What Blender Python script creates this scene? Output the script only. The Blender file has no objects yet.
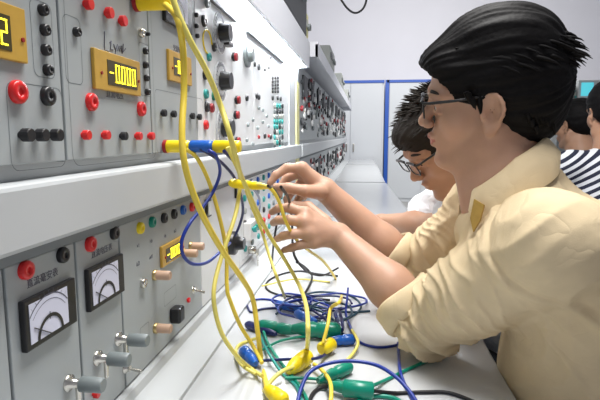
import bpy, math, random
import numpy as np
from mathutils import Vector, Matrix, noise
random.seed(7)
SC = bpy.context.scene
COL = SC.collection
PI = math.pi

# ------------------------------------------------------------ camera
FPX = 500.0
CAMZ = 1.15
pit = math.atan(65 / 500); yaw = math.atan(67 * math.cos(pit) / 500)
cF = np.array([-math.sin(yaw) * math.cos(pit), math.cos(yaw) * math.cos(pit), -math.sin(pit)])
cR = np.array([math.cos(yaw), math.sin(yaw), 0.0]); cU = np.cross(cR, cF); cC = np.array([0, 0, CAMZ])
cam = bpy.data.cameras.new('camera'); cam.sensor_width = 36; cam.lens = 36 * FPX / 600
cam.clip_start = 0.02
co = bpy.data.objects.new('camera', cam); COL.objects.link(co)
co.matrix_world = Matrix(((cR[0], cU[0], -cF[0], 0), (cR[1], cU[1], -cF[1], 0), (cR[2], cU[2], -cF[2], CAMZ), (0, 0, 0, 1)))
SC.camera = co
def _ray(x, y): return cF * FPX + cR * (x - 300) + cU * (200 - y)
def onx(x, y, X): r = _ray(x, y); return cC + r * X / r[0]      # where a sight line meets the plane x = X
def ony(x, y, Y): r = _ray(x, y); return cC + r * Y / r[1]
def onz(x, y, Z): r = _ray(x, y); return cC + r * (Z - CAMZ) / r[2]

# ------------------------------------------------------------ materials
MATS = {}
def mat(name, col, rough=0.5, metal=0.0, nz=0.0, nscale=40, bump=0.0, bscale=200, spec=0.5, emit=None, es=0, sss=0, alpha=1.0, trans=0, stretch=None, sheen=0):
    m = bpy.data.materials.new(name); m.use_nodes = True
    nt = m.node_tree; b = nt.nodes['Principled BSDF']
    b.inputs['Base Color'].default_value = (*col, 1); b.inputs['Roughness'].default_value = rough
    b.inputs['Metallic'].default_value = metal; b.inputs['Specular IOR Level'].default_value = spec
    if sss:
        b.inputs['Subsurface Weight'].default_value = sss; b.inputs['Subsurface Radius'].default_value = (1, .35, .2)
        b.inputs['Subsurface Scale'].default_value = .006
    if sheen: b.inputs['Sheen Weight'].default_value = sheen
    b.inputs['Alpha'].default_value = alpha; b.inputs['Transmission Weight'].default_value = trans
    if emit: b.inputs['Emission Color'].default_value = (*emit, 1); b.inputs['Emission Strength'].default_value = es
    tc = nt.nodes.new('ShaderNodeTexCoord'); vec = tc.outputs['Object']
    if stretch:
        mp = nt.nodes.new('ShaderNodeMapping'); mp.inputs['Scale'].default_value = stretch
        nt.links.new(vec, mp.inputs['Vector']); vec = mp.outputs['Vector']
    if nz:
        n = nt.nodes.new('ShaderNodeTexNoise'); n.inputs['Scale'].default_value = nscale; n.inputs['Detail'].default_value = 3
        nt.links.new(vec, n.inputs['Vector'])
        r = nt.nodes.new('ShaderNodeValToRGB'); r.color_ramp.elements[0].position = .3; r.color_ramp.elements[1].position = .7
        r.color_ramp.elements[0].color = (*[c * (1 - nz) for c in col], 1); r.color_ramp.elements[1].color = (*[min(1, c * (1 + nz)) for c in col], 1)
        nt.links.new(n.outputs['Fac'], r.inputs['Fac']); nt.links.new(r.outputs['Color'], b.inputs['Base Color'])
    if bump:
        n2 = nt.nodes.new('ShaderNodeTexNoise'); n2.inputs['Scale'].default_value = bscale; n2.inputs['Detail'].default_value = 4
        nt.links.new(vec, n2.inputs['Vector'])
        bp = nt.nodes.new('ShaderNodeBump'); bp.inputs['Strength'].default_value = bump; bp.inputs['Distance'].default_value = .002
        nt.links.new(n2.outputs['Fac'], bp.inputs['Height']); nt.links.new(bp.outputs['Normal'], b.inputs['Normal'])
    MATS[name] = m
    return m
M = MATS
mat('panel_grey', (.385, .415, .425), .45, nz=.02, nscale=8)
mat('panel_white', (.76, .78, .79), .4)
mat('console_paint', (.52, .545, .56), .4, nz=.02, nscale=5)
mat('hood_paint', (.76, .78, .84), .45)
mat('desk_top', (.57, .59, .61), .22, nz=.015, nscale=3)
mat('desk_edge', (.42, .44, .46), .4)
mat('line_grey', (.16, .18, .19), .6)
mat('groove_and_shade', (.22, .24, .25), .7)  # slot rails, and the painted shade under the middle rail
mat('black_plastic', (.012, .012, .014), .35)
mat('black_rubber', (.01, .01, .013), .55)
mat('red_plastic', (.70, .018, .02), .3)
mat('dark_red', (.30, .01, .015), .35)
mat('yellow_plastic', (.86, .66, .01), .35)
mat('yellow_wire', (.84, .64, .07), .38)
mat('yellow_wire_pale', (.80, .70, .16), .38)
mat('blue_plastic', (.01, .11, .50), .3)
mat('blue_wire', (.010, .035, .30), .32)
mat('navy_wire', (.008, .015, .11), .32)
mat('green_plastic', (.0, .23, .15), .3)
mat('green_wire', (.0, .26, .17), .35)
mat('teal_dark', (.008, .05, .09), .35)
mat('teal_plastic', (.02, .30, .28), .35)
mat('grey_knob', (.20, .23, .235), .45)
mat('tan_knob', (.55, .36, .25), .5)
mat('chrome', (.62, .60, .55), .22, metal=1)
mat('brass', (.50, .38, .18), .3, metal=1)
mat('display_bezel', (.55, .33, .05), .4, nz=.06, nscale=60)
mat('display_dark', (.06, .045, .01), .3)
mat('digit', (.9, .8, .05), .5, emit=(1.0, .86, .04), es=2.2)
mat('meter_face', (.66, .67, .80), .5)
mat('meter_ink', (.10, .10, .14), .6)
mat('white_plastic', (.8, .8, .8), .4)
mat('clear_plastic', (.9, .93, .95), .08, alpha=.36, spec=.8)
mat('wall_paint', (.74, .74, .80), .8, nz=.01, nscale=3)
mat('floor_tile', (.42, .42, .41), .5, nz=.05, nscale=4)
mat('cabinet_paint', (.66, .69, .73), .45, nz=.01, nscale=3)
mat('blue_frame', (.02, .10, .48), .35)
mat('tube_glow', (1, 1, 1), .5, emit=(.95, .98, 1.0), es=95)
mat('equip_dark', (.018, .022, .026), .5)
mat('equip_grey', (.38, .40, .38), .5)
mat('screen_cyan', (.1, .5, .6), .4, emit=(.1, .65, .75), es=.7)
mat('screen_green', (.1, .3, .02), .4, emit=(.3, .6, .05), es=.7)
mat('curtain_yellow', (.85, .80, .38), .6)

# ------------------------------------------------------------ mesh helpers
WL = {}
class MB:
    def __init__(s): s.v = []; s.f = []; s.sm = []
    def add(s, vs, fs, smooth=False):
        o = len(s.v); s.v += [tuple(map(float, p)) for p in vs]
        s.f += [tuple(i + o for i in f) for f in fs]; s.sm += [smooth] * len(fs)
    def box(s, x0, x1, y0, y1, z0, z1, bev=0.0):
        x0, x1 = sorted((x0, x1)); y0, y1 = sorted((y0, y1)); z0, z1 = sorted((z0, z1))
        if bev <= 0:
            vs = [(x, y, z) for x in (x0, x1) for y in (y0, y1) for z in (z0, z1)]
            s.add(vs, [(0, 1, 3, 2), (4, 6, 7, 5), (0, 4, 5, 1), (2, 3, 7, 6), (0, 2, 6, 4), (1, 5, 7, 3)]); return s
        import bmesh
        bm = bmesh.new(); bmesh.ops.create_cube(bm, size=1)
        for v in bm.verts: v.co = ((x0 + x1) / 2 + v.co.x * (x1 - x0), (y0 + y1) / 2 + v.co.y * (y1 - y0), (z0 + z1) / 2 + v.co.z * (z1 - z0))
        bmesh.ops.bevel(bm, geom=bm.edges[:], offset=bev, segments=2, affect='EDGES', profile=.5)
        s.add([v.co[:] for v in bm.verts], [[v.index for v in f.verts] for f in bm.faces], False); bm.free(); return s
    def lathe(s, p, axis, prof, n=20, smooth=True):
        # prof: (distance along axis, radius) pairs
        a = Vector(axis).normalized(); t = Vector((0, 0, 1)) if abs(a.z) < .9 else Vector((0, 1, 0))
        u = a.cross(t).normalized(); w = a.cross(u); p = Vector(p); vs = []; fs = []
        for d, r in prof:
            for i in range(n):
                th = 2 * PI * i / n; vs.append(p + a * d + u * (r * math.cos(th)) + w * (r * math.sin(th)))
        m = len(prof)
        for j in range(m - 1):
            for i in range(n): k = (i + 1) % n; fs.append((j * n + i, j * n + k, (j + 1) * n + k, (j + 1) * n + i))
        s.add(vs, fs, smooth)
        s.add(vs[:n], [tuple(range(n - 1, -1, -1))]); s.add(vs[(m - 1) * n:], [tuple(range(n))]); return s
    def cyl(s, p, axis, L, r, r2=None, n=20, bev=0.0):
        r2 = r if r2 is None else r2
        prof = [(0, r), (L, r2)] if not bev else [(0, r), (L - bev, r2), (L - bev * .3, r2 - bev * .3), (L, r2 - bev)]
        return s.lathe(p, axis, prof, n)
    def tube(s, pts, r, n=8, closed=False):
        P = [Vector(p) for p in pts]; m = len(P); rs = r if isinstance(r, (list, tuple)) else [r] * m
        vs = []; fs = []; up = None
        for i in range(m):
            if closed: t = (P[(i + 1) % m] - P[i - 1])
            else: t = P[min(i + 1, m - 1)] - P[max(i - 1, 0)]
            t = t.normalized() if t.length > 1e-9 else Vector((0, 0, 1))
            if up is None: up = t.orthogonal().normalized()
            up = (up - t * up.dot(t)); up = up.normalized() if up.length > 1e-6 else t.orthogonal().normalized()
            w = t.cross(up)
            for k in range(n):
                th = 2 * PI * k / n; vs.append(P[i] + (up * math.cos(th) + w * math.sin(th)) * rs[i])
        for i in range(m if closed else m - 1):
            j = (i + 1) % m
            for k in range(n): q = (k + 1) % n; fs.append((i * n + k, i * n + q, j * n + q, j * n + k))
        s.add(vs, fs, True)
        if not closed: s.add(vs[:n], [tuple(range(n - 1, -1, -1))]); s.add(vs[-n:], [tuple(range(n))])
        return s
    def mesh(s, name, mt, org=(0, 0, 0)):
        me = bpy.data.meshes.new(name); o = org
        me.from_pydata([(a - o[0], b - o[1], c - o[2]) for a, b, c in s.v], [], s.f)
        me.polygons.foreach_set('use_smooth', s.sm)
        for q in (mt if isinstance(mt, (list, tuple)) else [mt]): me.materials.append(M[q] if isinstance(q, str) else q)
        me.update(); return me
def link(name, data, parent=None, loc=(0, 0, 0)):
    o = bpy.data.objects.new(name, data); COL.objects.link(o)
    if parent:
        o.parent = parent; pl = WL[parent.name]; o.location = [loc[i] - pl[i] for i in range(3)]
    else: o.location = loc
    WL[o.name] = tuple(loc); return o
def part(name, mb, mt, parent=None, org=None):
    if org is None: org = WL[parent.name] if parent else (0, 0, 0)
    return link(name, mb.mesh(name, mt, org), parent, org)
def tag(o, label, cat, group=None):
    o['label'] = label; o['category'] = cat
    if group: o['group'] = group
    return o
def thing(name, label, cat, loc=(0, 0, 0), group=None):
    o = link(name, None, None, loc); o.empty_display_size = .05; return tag(o, label, cat, group)
def struct(name, mb, mt):
    o = part(name, mb, mt); o['kind'] = 'structure'; return o
def crom(pts, sub=10):
    P = [np.array(p, float) for p in pts]; P = [2 * P[0] - P[1]] + P + [2 * P[-1] - P[-2]]; out = []
    for i in range(1, len(P) - 2):
        for k in range(sub):
            t = k / sub; a, b, c, d = P[i - 1:i + 3]
            out.append(.5 * (2 * b + (c - a) * t + (2 * a - 5 * b + 4 * c - d) * t * t + (3 * b - a - 3 * c + d) * t ** 3))
    out.append(P[-2]); return out
def text_mesh(s, size, name='caption', mt='meter_ink'):
    cu = bpy.data.curves.new(name, 'FONT'); cu.body = s; cu.size = size; cu.align_x = 'CENTER'; cu.align_y = 'CENTER'; cu.extrude = .0001
    o = bpy.data.objects.new('tmp', cu); COL.objects.link(o); dg = bpy.context.evaluated_depsgraph_get()
    me = bpy.data.meshes.new_from_object(o.evaluated_get(dg)); bpy.data.objects.remove(o)
    # text plane: local x -> world +Y reversed, so it reads left to right when the panel is seen from +X
    for v in me.vertices:
        x, y, z = v.co; v.co = (z, x, y)
    me.materials.clear(); me.materials.append(M[mt]); me.name = name; return me

# ------------------------------------------------------------ the setting
def slab(x0, x1, y0, y1, z0, z1): return MB().box(x0, x1, y0, y1, z0, z1)
struct('floor', slab(-2.6, 5.5, -1.6, 9.4, -.05, 0), 'floor_tile')
struct('wall_back', slab(-2.6, 5.5, 9.22, 9.4, 0, 4.4), 'wall_paint')
struct('baseboard_back', slab(-2.6, 5.5, 9.195, 9.22, 0, .10), 'cabinet_paint')
struct('wall_left', slab(-2.7, -2.6, -1.6, 9.4, 0, 4.4), 'wall_paint')

struct('wall_front', slab(-2.6, 5.5, -1.75, -1.6, 0, 4.4), 'wall_paint')
struct('wall_right', slab(5.5, 5.6, -1.6, 9.4, 0, 4.4), 'wall_paint')

# tall cabinets along the back wall, blue framed
def locker(x0, x1, label, seams):
    y0, y1 = 8.78, 9.18; t = thing('storage_cabinet', label, 'cabinet', ((x0 + x1) / 2, y0, 0), 'tall white cabinets with blue trim')
    part('body', MB().box(x0, x1, y0 + .02, y1, .0, 2.06), 'cabinet_paint', t)
    f = MB()
    f.box(x0, x1, y0 - .012, y0 + .02, 2.03, 2.075)
    f.box(x0 - .025, x0 + .04, y0 - .012, y0 + .02, 0, 2.075)
    part('frame', f, 'blue_frame', t)
    e = [x0 + .045] + seams + [x1 - .03]
    for i in range(len(e) - 1):
        d = part('door', MB().box(e[i] + .004, e[i + 1] - .004, y0, y0 + .02, .06, 2.025, .004), 'cabinet_paint', t)
        hx = e[i + 1] - .06 if i % 2 == 0 else e[i] + .06
        part('handle', MB().box(hx - .012, hx + .012, y0 - .03, y0, .86, 1.0, .004), 'chrome', d)
locker(-1.50, -.62, 'white cabinet at the far wall, mostly hidden behind the far instrument console', [-1.06])
locker(-.58, .28, 'white cabinet at the far wall left of the thick blue post', [-.29])
locker(.32, 1.30, 'white cabinet at the far wall right of the thick blue post, behind the two heads', [.93])
locker(1.34, 2.4, 'white cabinet at the far wall hidden behind the large head in glasses', [1.87])

# ------------------------------------------------------------ desks
def desk(x0, x1, x0b, x1b, y0, y1, label):
    t = thing('bench_desk', label, 'desk', ((x0 + x1) / 2, (y0 + y1) / 2, 0), 'white benches in one line under the consoles')
    b = MB()
    def q(z0, z1, a0=0, a1=0):
        vs = [(x0 + a0, y0, z0), (x1 - a1, y0, z0), (x1b - a1, y1, z0), (x0b + a0, y1, z0), (x0 + a0, y0, z1), (x1 - a1, y0, z1), (x1b - a1, y1, z1), (x0b + a0, y1, z1)]
        return vs, [(3, 2, 1, 0), (4, 5, 6, 7), (0, 1, 5, 4), (1, 2, 6, 5), (2, 3, 7, 6), (3, 0, 4, 7)]
    b.add(*q(.712, .74)); part('worktop', b, 'desk_top', t)
    e = MB(); ep = .0025
    vs = [(x1 - .0005, y0, .712), (x1 + ep, y0, .712), (x1b + ep, y1, .712), (x1b - .0005, y1, .712), (x1 - .0005, y0, .7395), (x1 + ep, y0, .7395), (x1b + ep, y1, .7395), (x1b - .0005, y1, .7395)]
    e.add(vs, q(0, 1)[1]); part('edge_band', e, 'desk_edge', t)
    for y in (y0 + .08, y1 - .08):
        k = (y - y0) / (y1 - y0); X = x1 + (x1b - x1) * k
        part('leg', MB().box(X - .10, X - .06, y - .02, y + .02, 0, .712), 'console_paint', t)
    part('modesty_panel', MB().box(-.33, -.31, y0 + .03, y1 - .03, .08, .712), 'console_paint', t)
desk(-.345, .234, -.345, .240, .05, 2.49, 'nearest white bench desk, covered with tangled yellow, blue and green leads')
desk(-.345, .238, -.345, .166, 2.52, 4.37, 'second white bench desk, bare, just beyond the hands')
desk(-.345, .162, -.345, .140, 4.42, 6.96, 'third white bench desk, a thin strip in the distance')
desk(-.345, .132, -.345, .12, 7.05, 8.7, 'farthest white bench desk, touching the view of the far cabinets')

# ------------------------------------------------------------ consoles
PX = -.34
def pan(x, y): p = onx(x, y, PX); return p[1], p[2]
def console(name, y0, y1, label, front=-.28, hood_z=1.47, hood_t=1.59, lamp=None, post=None, hoodfrom=None):
    t = thing(name, label, 'console', (-.5, (y0 + y1) / 2, 0), 'instrument consoles over the benches')
    part('carcass', MB().box(-.70, PX - .012, y0, y1, 0, hood_t - .12), 'console_paint', t)
    # rail between the two rows of instruments, rounded nose
    part('middle_rail', MB().box(PX - .012, PX + .022, y0, y1, 1.040, 1.104, .005), 'console_paint', t)
    # sloping foot that meets the desk
    b = MB(); pr = [(PX - .012, .7405), (-.279, .7405), (-.279, .748), (PX + .014, .772), (PX + .010, .784), (PX - .012, .784)]
    n = len(pr); b.add([(x, y0, z) for x, z in pr] + [(x, y1, z) for x, z in pr], [tuple(range(n)), tuple(range(2 * n - 1, n - 1, -1))] + [(i, i + n, (i + 1) % n + n, (i + 1) % n) for i in range(n)])
    part('foot_ledge', b, 'console_paint', t)
    part('rail_shade_strip', MB().box(PX - .012, PX + .004, y0, y1, 1.026, 1.040), 'groove_and_shade', t)  # dark strip painting in the shade below the protruding rail
    h = MB(); hy0 = hoodfrom if hoodfrom else y0
    h.box(-.70, front, hy0, y1, hood_t - .012, hood_t); h.box(front - .012, front, hy0, y1, hood_z, hood_t - .012)
    h.box(-.70, front, y1 - .012, y1, hood_z, hood_t - .012); h.box(-.70, front, hy0, hy0 + .012, hood_z, hood_t - .012)
    part('lamp_hood', h, 'hood_paint', t)
    if lamp:
        part('fluorescent_tube', MB().cyl((PX + .028, lamp[0], hood_z + .035), (0, 1, 0), lamp[1] - lamp[0], .012, n=12), 'tube_glow', t)
    if post:
        part('end_post', MB().box(PX - .012, PX + .006, post[0], post[1], .784, hood_z), 'console_paint', t)
    return t
c1 = console('instrument_console', -.25, 2.46, 'near white instrument console with a lit hood, along the left of the nearest desk', lamp=(1.22, 2.40), post=(2.17, 2.46), hoodfrom=-.25)
part('edge_strip', MB().box(PX + .006, PX + .010, 2.36, 2.46, .80, 1.40), 'curtain_yellow', c1)
part('slot_rail', MB().box(PX - .004, PX + .006, 1.02, 1.30, 1.437, 1.446), 'groove_and_shade', c1)
part('slot_rail', MB().box(PX - .004, PX + .006, 1.42, 2.04, 1.437, 1.446), 'groove_and_shade', c1)
part('top_board', MB().box(PX - .012, PX - .002, .95, 2.17, 1.42, 1.47), 'panel_white', c1)
c2 = console('instrument_console', 2.50, 8.0, 'far instrument console in shade with rows of black and red terminals', front=-.245, hood_z=1.53, hood_t=1.60)

# ------------------------------------------------------------ panel parts
def px_lathe(name, prof, mt, n=18): return MB().lathe((0, 0, 0), (1, 0, 0), prof, n).mesh(name, mt)
PROTO = {}
def jack(name, mt, r):
    k = ('j', mt, r)
    if k not in PROTO: PROTO[k] = px_lathe('jack', [(0, r), (.0042, r), (.0062, r * .88), (.0066, r * .40), (.0046, r * .34)], mt)
    return PROTO[k]
def knob(mt, r, L):
    k = ('k', mt, r, L)
    if k not in PROTO:
        mb = MB().lathe((0, 0, 0), (1, 0, 0), [(0, r * .55), (L * .25, r * .55), (L * .3, r), (L * .93, r), (L, r * .9)], 14, smooth=False)
        PROTO[k] = mb.mesh('knob', mt)
    return PROTO[k]
def put(kind, me, parent, u, z, x=PX, label=None):
    o = link(kind, me, parent, (x, u, z))
    if label: o['label'] = label
    return o
def module(u0, u1, z0, z1, label, mt='panel_grey', name='instrument_module', group=None):
    t = thing(name, label, 'instrument', (PX - .01, (u0 + u1) / 2, z0), group)
    part('faceplate', MB().box(PX - .011, PX, u0 + .0012, u1 - .0012, z0 + .001, z1 - .001, .0012), mt, t)
    part('side_joint', MB().box(PX - .0115, PX - .003, u1 - .0012, u1 + .0012, z0, z1), 'line_grey', t)
    return t
def outline(parent, u0, u1, z0, z1, r=.008, w=.0007, name='printed_outline'):
    pts = []
    for cx, cz, a in ((u1 - r, z1 - r, 0), (u0 + r, z1 - r, 90), (u0 + r, z0 + r, 180), (u1 - r, z0 + r, 270)):
        for k in range(5):
            th = math.radians(a + k * 22.5); pts.append((cx + r * math.cos(th), cz + r * math.sin(th)))
    n = len(pts); vs = []; cu = (u0 + u1) / 2; cz = (z0 + z1) / 2
    for u, z in pts: vs.append((PX + .0002, u, z))
    for u, z in pts:
        vs.append((PX + .0002, u - math.copysign(w, u - cu), z - math.copysign(w, z - cz)))
    mb = MB(); mb.add(vs, [(i, (i + 1) % n, (i + 1) % n + n, i + n) for i in range(n)])
    return part(name, mb, 'line_grey', parent)
SEG = {'0': 'abcdef', '1': 'bc', '2': 'abged', '5': 'afgcd', '-': 'g', '8': 'abcdefg', '3': 'abgcd'}
def sevenseg(mb, ch, u, z, w, h, x):
    t = w * .17
    R = {'a': (0, w, h - t, h), 'd': (0, w, 0, t), 'g': (0, w, h / 2 - t / 2, h / 2 + t / 2), 'f': (0, t, h / 2, h), 'b': (w - t, w, h / 2, h), 'e': (0, t, 0, h / 2), 'c': (w - t, w, 0, h / 2)}
    for s in SEG[ch]:
        a, b, c, d = R[s]; mb.box(x, x + .0006, u + a, u + b, z + c, z + d)
def display(parent, u0, u1, z0, z1, txt, dots=(), iu=(.24, .90), iz=(.16, .80)):
    w, h = u1 - u0, z1 - z0
    d = part('display', MB().box(PX, PX + .005, u0, u1, z0, z1, .001), 'display_bezel', parent)
    a0, a1, b0, b1 = u0 + iu[0] * w, u0 + iu[1] * w, z0 + iz[0] * h, z0 + iz[1] * h
    part('screen', MB().box(PX + .005, PX + .0056, a0, a1, b0, b1), 'display_dark', d)
    g = MB(); n = len(txt); cw = (a1 - a0) / (n + .3); hh = (b1 - b0) * .74
    for i, ch in enumerate(txt):
        sevenseg(g, ch, a0 + cw * (i + .3), b0 + (b1 - b0) * .13, cw * .62, hh, PX + .0057)
        if i in dots: g.box(PX + .0057, PX + .0063, a0 + cw * (i + 1.02), a0 + cw * (i + 1.16), b0 + (b1 - b0) * .13, b0 + (b1 - b0) * .13 + cw * .16)
    part('digits', g, 'digit', d)
    for uu in (u0 + .12 * w, u1 - .06 * w): part('screw', MB().cyl((PX + .005, uu, z0 + h * .42), (1, 0, 0), .0015, .0022, n=10), 'dark_red', d)
    return d
def caption(parent, s, u, z, size, name='caption'):
    me = text_mesh(s, size, name); return link(name, me, parent, (PX + .0003, u, z))
def meter(parent, u0, u1, z0, z1, arc=True):
    w, h = u1 - u0, z1 - z0
    m = part('meter', MB().box(PX, PX + .007, u0, u1, z0, z1, .0015), 'black_plastic', parent)
    f = MB(); f.box(PX + .007, PX + .0076, u0 + .07 * w, u1 - .2 * w, z0 + .12 * h, z1 - .10 * h); part('dial', f, 'meter_face', m)
    a = MB(); cu = u0 + .43 * w; cz = z0 + .12 * h
    def arcf(r0, r1, t0=35, t1=145, n=14):
        vs = []
        for i in range(n + 1):
            th = math.radians(t0 + (t1 - t0) * i / n)
            for r in (r0, r1): vs.append((PX + .0078, cu + r * math.cos(th), cz + r * math.sin(th) * 1.05))
        a.add(vs, [(2 * i, 2 * i + 1, 2 * i + 3, 2 * i + 2) for i in range(n)])
    arcf(.46 * w, .475 * w, 40, 140); arcf(.40 * w, .407 * w, 40, 140)
    for k in range(11):
        th = math.radians(40 + 10 * k); c, s = math.cos(th), math.sin(th) * 1.05
        a.add([(PX + .0078, cu + c * .46 * w - s * .003 * w, cz + s * .46 * w), (PX + .0078, cu + c * .52 * w - s * .003 * w, cz + s * .52 * w), (PX + .0078, cu + c * .52 * w + s * .004 * w, cz + s * .52 * w + c * .003 * w), (PX + .0078, cu + c * .46 * w + s * .004 * w, cz + s * .46 * w + c * .003 * w)], [(0, 1, 2, 3)])
    a.box(PX + .0076, PX + .0079, cu - .004 * w, cu + .008 * w, cz + .30 * h, cz + .45 * h)
    part('scale', a, 'meter_ink', m)
    b = MB(); n = 16; vs = []
    for i in range(n + 1):
        th = PI * i / n
        for r in (.205 * w, .25 * w): vs.append((PX + .0082, cu + r * math.cos(th), cz + r * math.sin(th)))
    b.add(vs, [(2 * i, 2 * i + 1, 2 * i + 3, 2 * i + 2) for i in range(n)])
    for i in range(n):  pass
    part('movement_cover', b, 'black_plastic', m)
    part('needle', MB().tube([(PX + .0084, cu, cz), (PX + .0084, cu - .30 * w, cz + .30 * h)], .0006, 5), 'black_plastic', m)

ZB, ZT = 1.106, 1.60   # upper instruments
# --- upper module 0 (cut by the frame's left edge)
m0 = module(.30, .532, ZB + .014, 1.44, 'grey upper instrument at the left edge, with three black knobs in a row')
u0, z0 = pan(24, 64); u1, z1 = pan(24, 18)
display(m0, u0 - .115, u0, z0, z0 + .052, '-0002', (1,), (.14, .80), (.16, .78))
for x, y in ((41, 10), (43, 30), (44, 50), (46, 70)): put('jack', jack('jack', 'black_plastic', .0062), m0, *pan(x, y))
a = pan(31, 30); b = pan(55, 75); outline(m0, a[0], b[0], pan(40, 77)[1], pan(40, 1)[1])
a = pan(5, 80); outline(m0, a[0], pan(62, 100)[0], pan(30, 170)[1], pan(30, 84)[1], .010)
put('jack', jack('jack', 'red_plastic', .0115), m0, *pan(16, 92), label='red jack'); put('jack', jack('jack', 'black_plastic', .0105), m0, *pan(46, 96))
for x in (20, 35, 50): put('knob', knob('black_rubber', .0068, .013), m0, *pan(x, 135))
# --- upper module 1
m1 = module(.5335, .766, ZB + .014, 1.44, 'grey upper instrument with an amber display reading -0.000 and a row of red knobs')
a = pan(92, 87); b = pan(135, 50); display(m1, a[0], b[0] + .004, a[1] - .002, a[1] + .048, '-0000', (1,))
for x, y in ((86, 4), (107, 13), (121, 21)): put('knob', knob('red_plastic', .0072, .010), m1, *pan(x - 2, y))
put('jack', jack('jack', 'chrome', .007), m1, *pan(140, 33)); put('jack', jack('jack', 'black_plastic', .0055), m1, *pan(75, 32)); put('jack', jack('jack', 'black_plastic', .003), m1, *pan(146, 34))
for x, y in ((144, 51), (144, 65), (145, 78), (146, 92)): put('jack', jack('jack', 'black_plastic', .0052), m1, *pan(x, y))
put('jack', jack('jack', 'red_plastic', .011), m1, *pan(90, 102)); put('jack', jack('jack', 'red_plastic', .011), m1, *pan(140, 109))
for x, y, c in ((82, 135, 'red_plastic'), (102, 135, 'red_plastic'), (120, 136, 'black_rubber'), (135, 136, 'red_plastic'), (148, 136, 'red_plastic')):
    put('knob', knob(c, .0060, .010), m1, *pan(x, y), label=None if c != 'black_rubber' else 'black knob')
outline(m1, pan(66, 80)[0], pan(83, 80)[0], pan(75, 84)[1], pan(66, 14)[1]); outline(m1, pan(140, 80)[0], pan(150, 80)[0], pan(145, 96)[1], pan(145, 44)[1], .005)
outline(m1, pan(67, 80)[0] + .002, pan(154, 80)[0] - .003, pan(80, 166)[1], 1.36, .014)
caption(m1, '直流电压', *pan(115, 95), .012)
lg = MB(); L0 = pan(105, 52)
for st in ([(0, 28), (-2, 0), (10, 1)], [(12, 14), (16, 18), (13, 4), (20, 5)], [(22, 14), (27, 5)], [(32, 16), (22, -6)], [(32, 6), (34, 14), (38, 6)], [(40, 12), (44, 4), (44, 16), (38, 14)], [(48, 20), (46, 6), (54, 14)], [(-2, -6), (56, -6)]):
    lg.tube([(PX + .0006, L0[0] + a * .00105, L0[1] + b * .00085 + .002) for a, b in st], .0006, 5)
part('handwritten_mark', lg, 'meter_ink', m1)
# --- upper module 2
m2 = module(.7675, .985, ZB + .014, 1.44, 'grey upper instrument with a moving-coil meter above a small amber display')
p = pan(163, 20); meter(m2, p[0] - .004, pan(189, 20)[0], pan(176, 28)[1], pan(176, -40)[1])
a = pan(167, 80); b = pan(189, 60); display(m2, a[0], b[0], a[1], a[1] + .052, '-000', (1,), (.18, .72), (.22, .80))
for x, y in ((161, 113), (171, 114), (190, 116), (197, 117)): put('knob', knob('black_rubber', .0062, .009), m2, *pan(x, y))
for x, y in ((195, 15), (195, 26), (196, 36)): put('jack', jack('jack', 'black_plastic', .0045), m2, *pan(x, y))
outline(m2, pan(154, 80)[0], pan(203, 110)[0], pan(170, 152)[1], pan(170, 92)[1], .01)
caption(m2, '交流电压', *pan(178, 50), .012)
# --- upper module 3: brightly lit board
m3 = module(.9865, 1.50, ZB + .014, 1.42, 'brightly lit white board with large black dial knobs and clear discs', 'panel_white')
for x, y, r, c in ((203, 21, .012, 'black_plastic'), (213, 47, .010, 'black_plastic'), (208, 57, .009, 'teal_plastic'), (204, 75, .010, 'black_plastic'), (205, 94, .010, 'teal_plastic'), (213, 96, .010, 'green_plastic'), (206, 107, .011, 'black_plastic'), (211, 108, .010, 'dark_red'), (205, 125, .010, 'red_plastic'), (206, 3, .010, 'grey_knob')):
    put('jack', jack('jack', c, r), m3, *pan(x, y))
for x, y in ((232, 57), (235, 100), (234, 115), (235, 141)):
    put('knob', knob('dark_red', .010, .014), m3, *pan(x, y)); put('knob', knob('black_rubber', .011, .008), m3, *pan(x, y), label='black knob collar')
def dialknob(parent, x, y, r=.022, L=.03):
    u, z = pan(x, y)
    k = part('dial_knob', MB().lathe((PX, u, z), (1, 0, 0), [(0, r * .6), (.006, r * .6), (.007, r), (L, r * .86)], 24, smooth=False), 'black_plastic', parent, (PX, u, z))
    part('clear_disc', MB().lathe((PX + .003, u, z), (1, 0, 0), [(0, r * 2.1), (.0025, r * 2.1)], 36, smooth=False), 'clear_plastic', k)
    g = MB()
    for i in range(24):
        th = 2 * PI * i / 24; c, s = math.cos(th), math.sin(th); g.tube([(PX + .006, u + c * r * 1.5, z + s * r * 1.5), (PX + .006, u + c * r * 1.9, z + s * r * 1.9)], .0009, 4)
    part('graduations', g, 'meter_ink', k)
for x, y in ((218, 33), (219, 81), (221, 128)): dialknob(m3, x, y)
ym = MB(); cu, cz = pan(207, 42)
ym.tube([(PX + .001, cu + .03 * math.cos(t / 8 * PI), cz + .024 * math.sin(t / 8 * PI)) for t in range(0, 14)], .002, 5); part('yellow_mark', ym, 'yellow_plastic', m3)
part('toggle', MB().box(PX, PX + .018, pan(224, 44)[0] - .02, pan(224, 44)[0] + .02, pan(224, 44)[1] - .005, pan(224, 44)[1] + .005, .002), 'black_plastic', m3)
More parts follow.
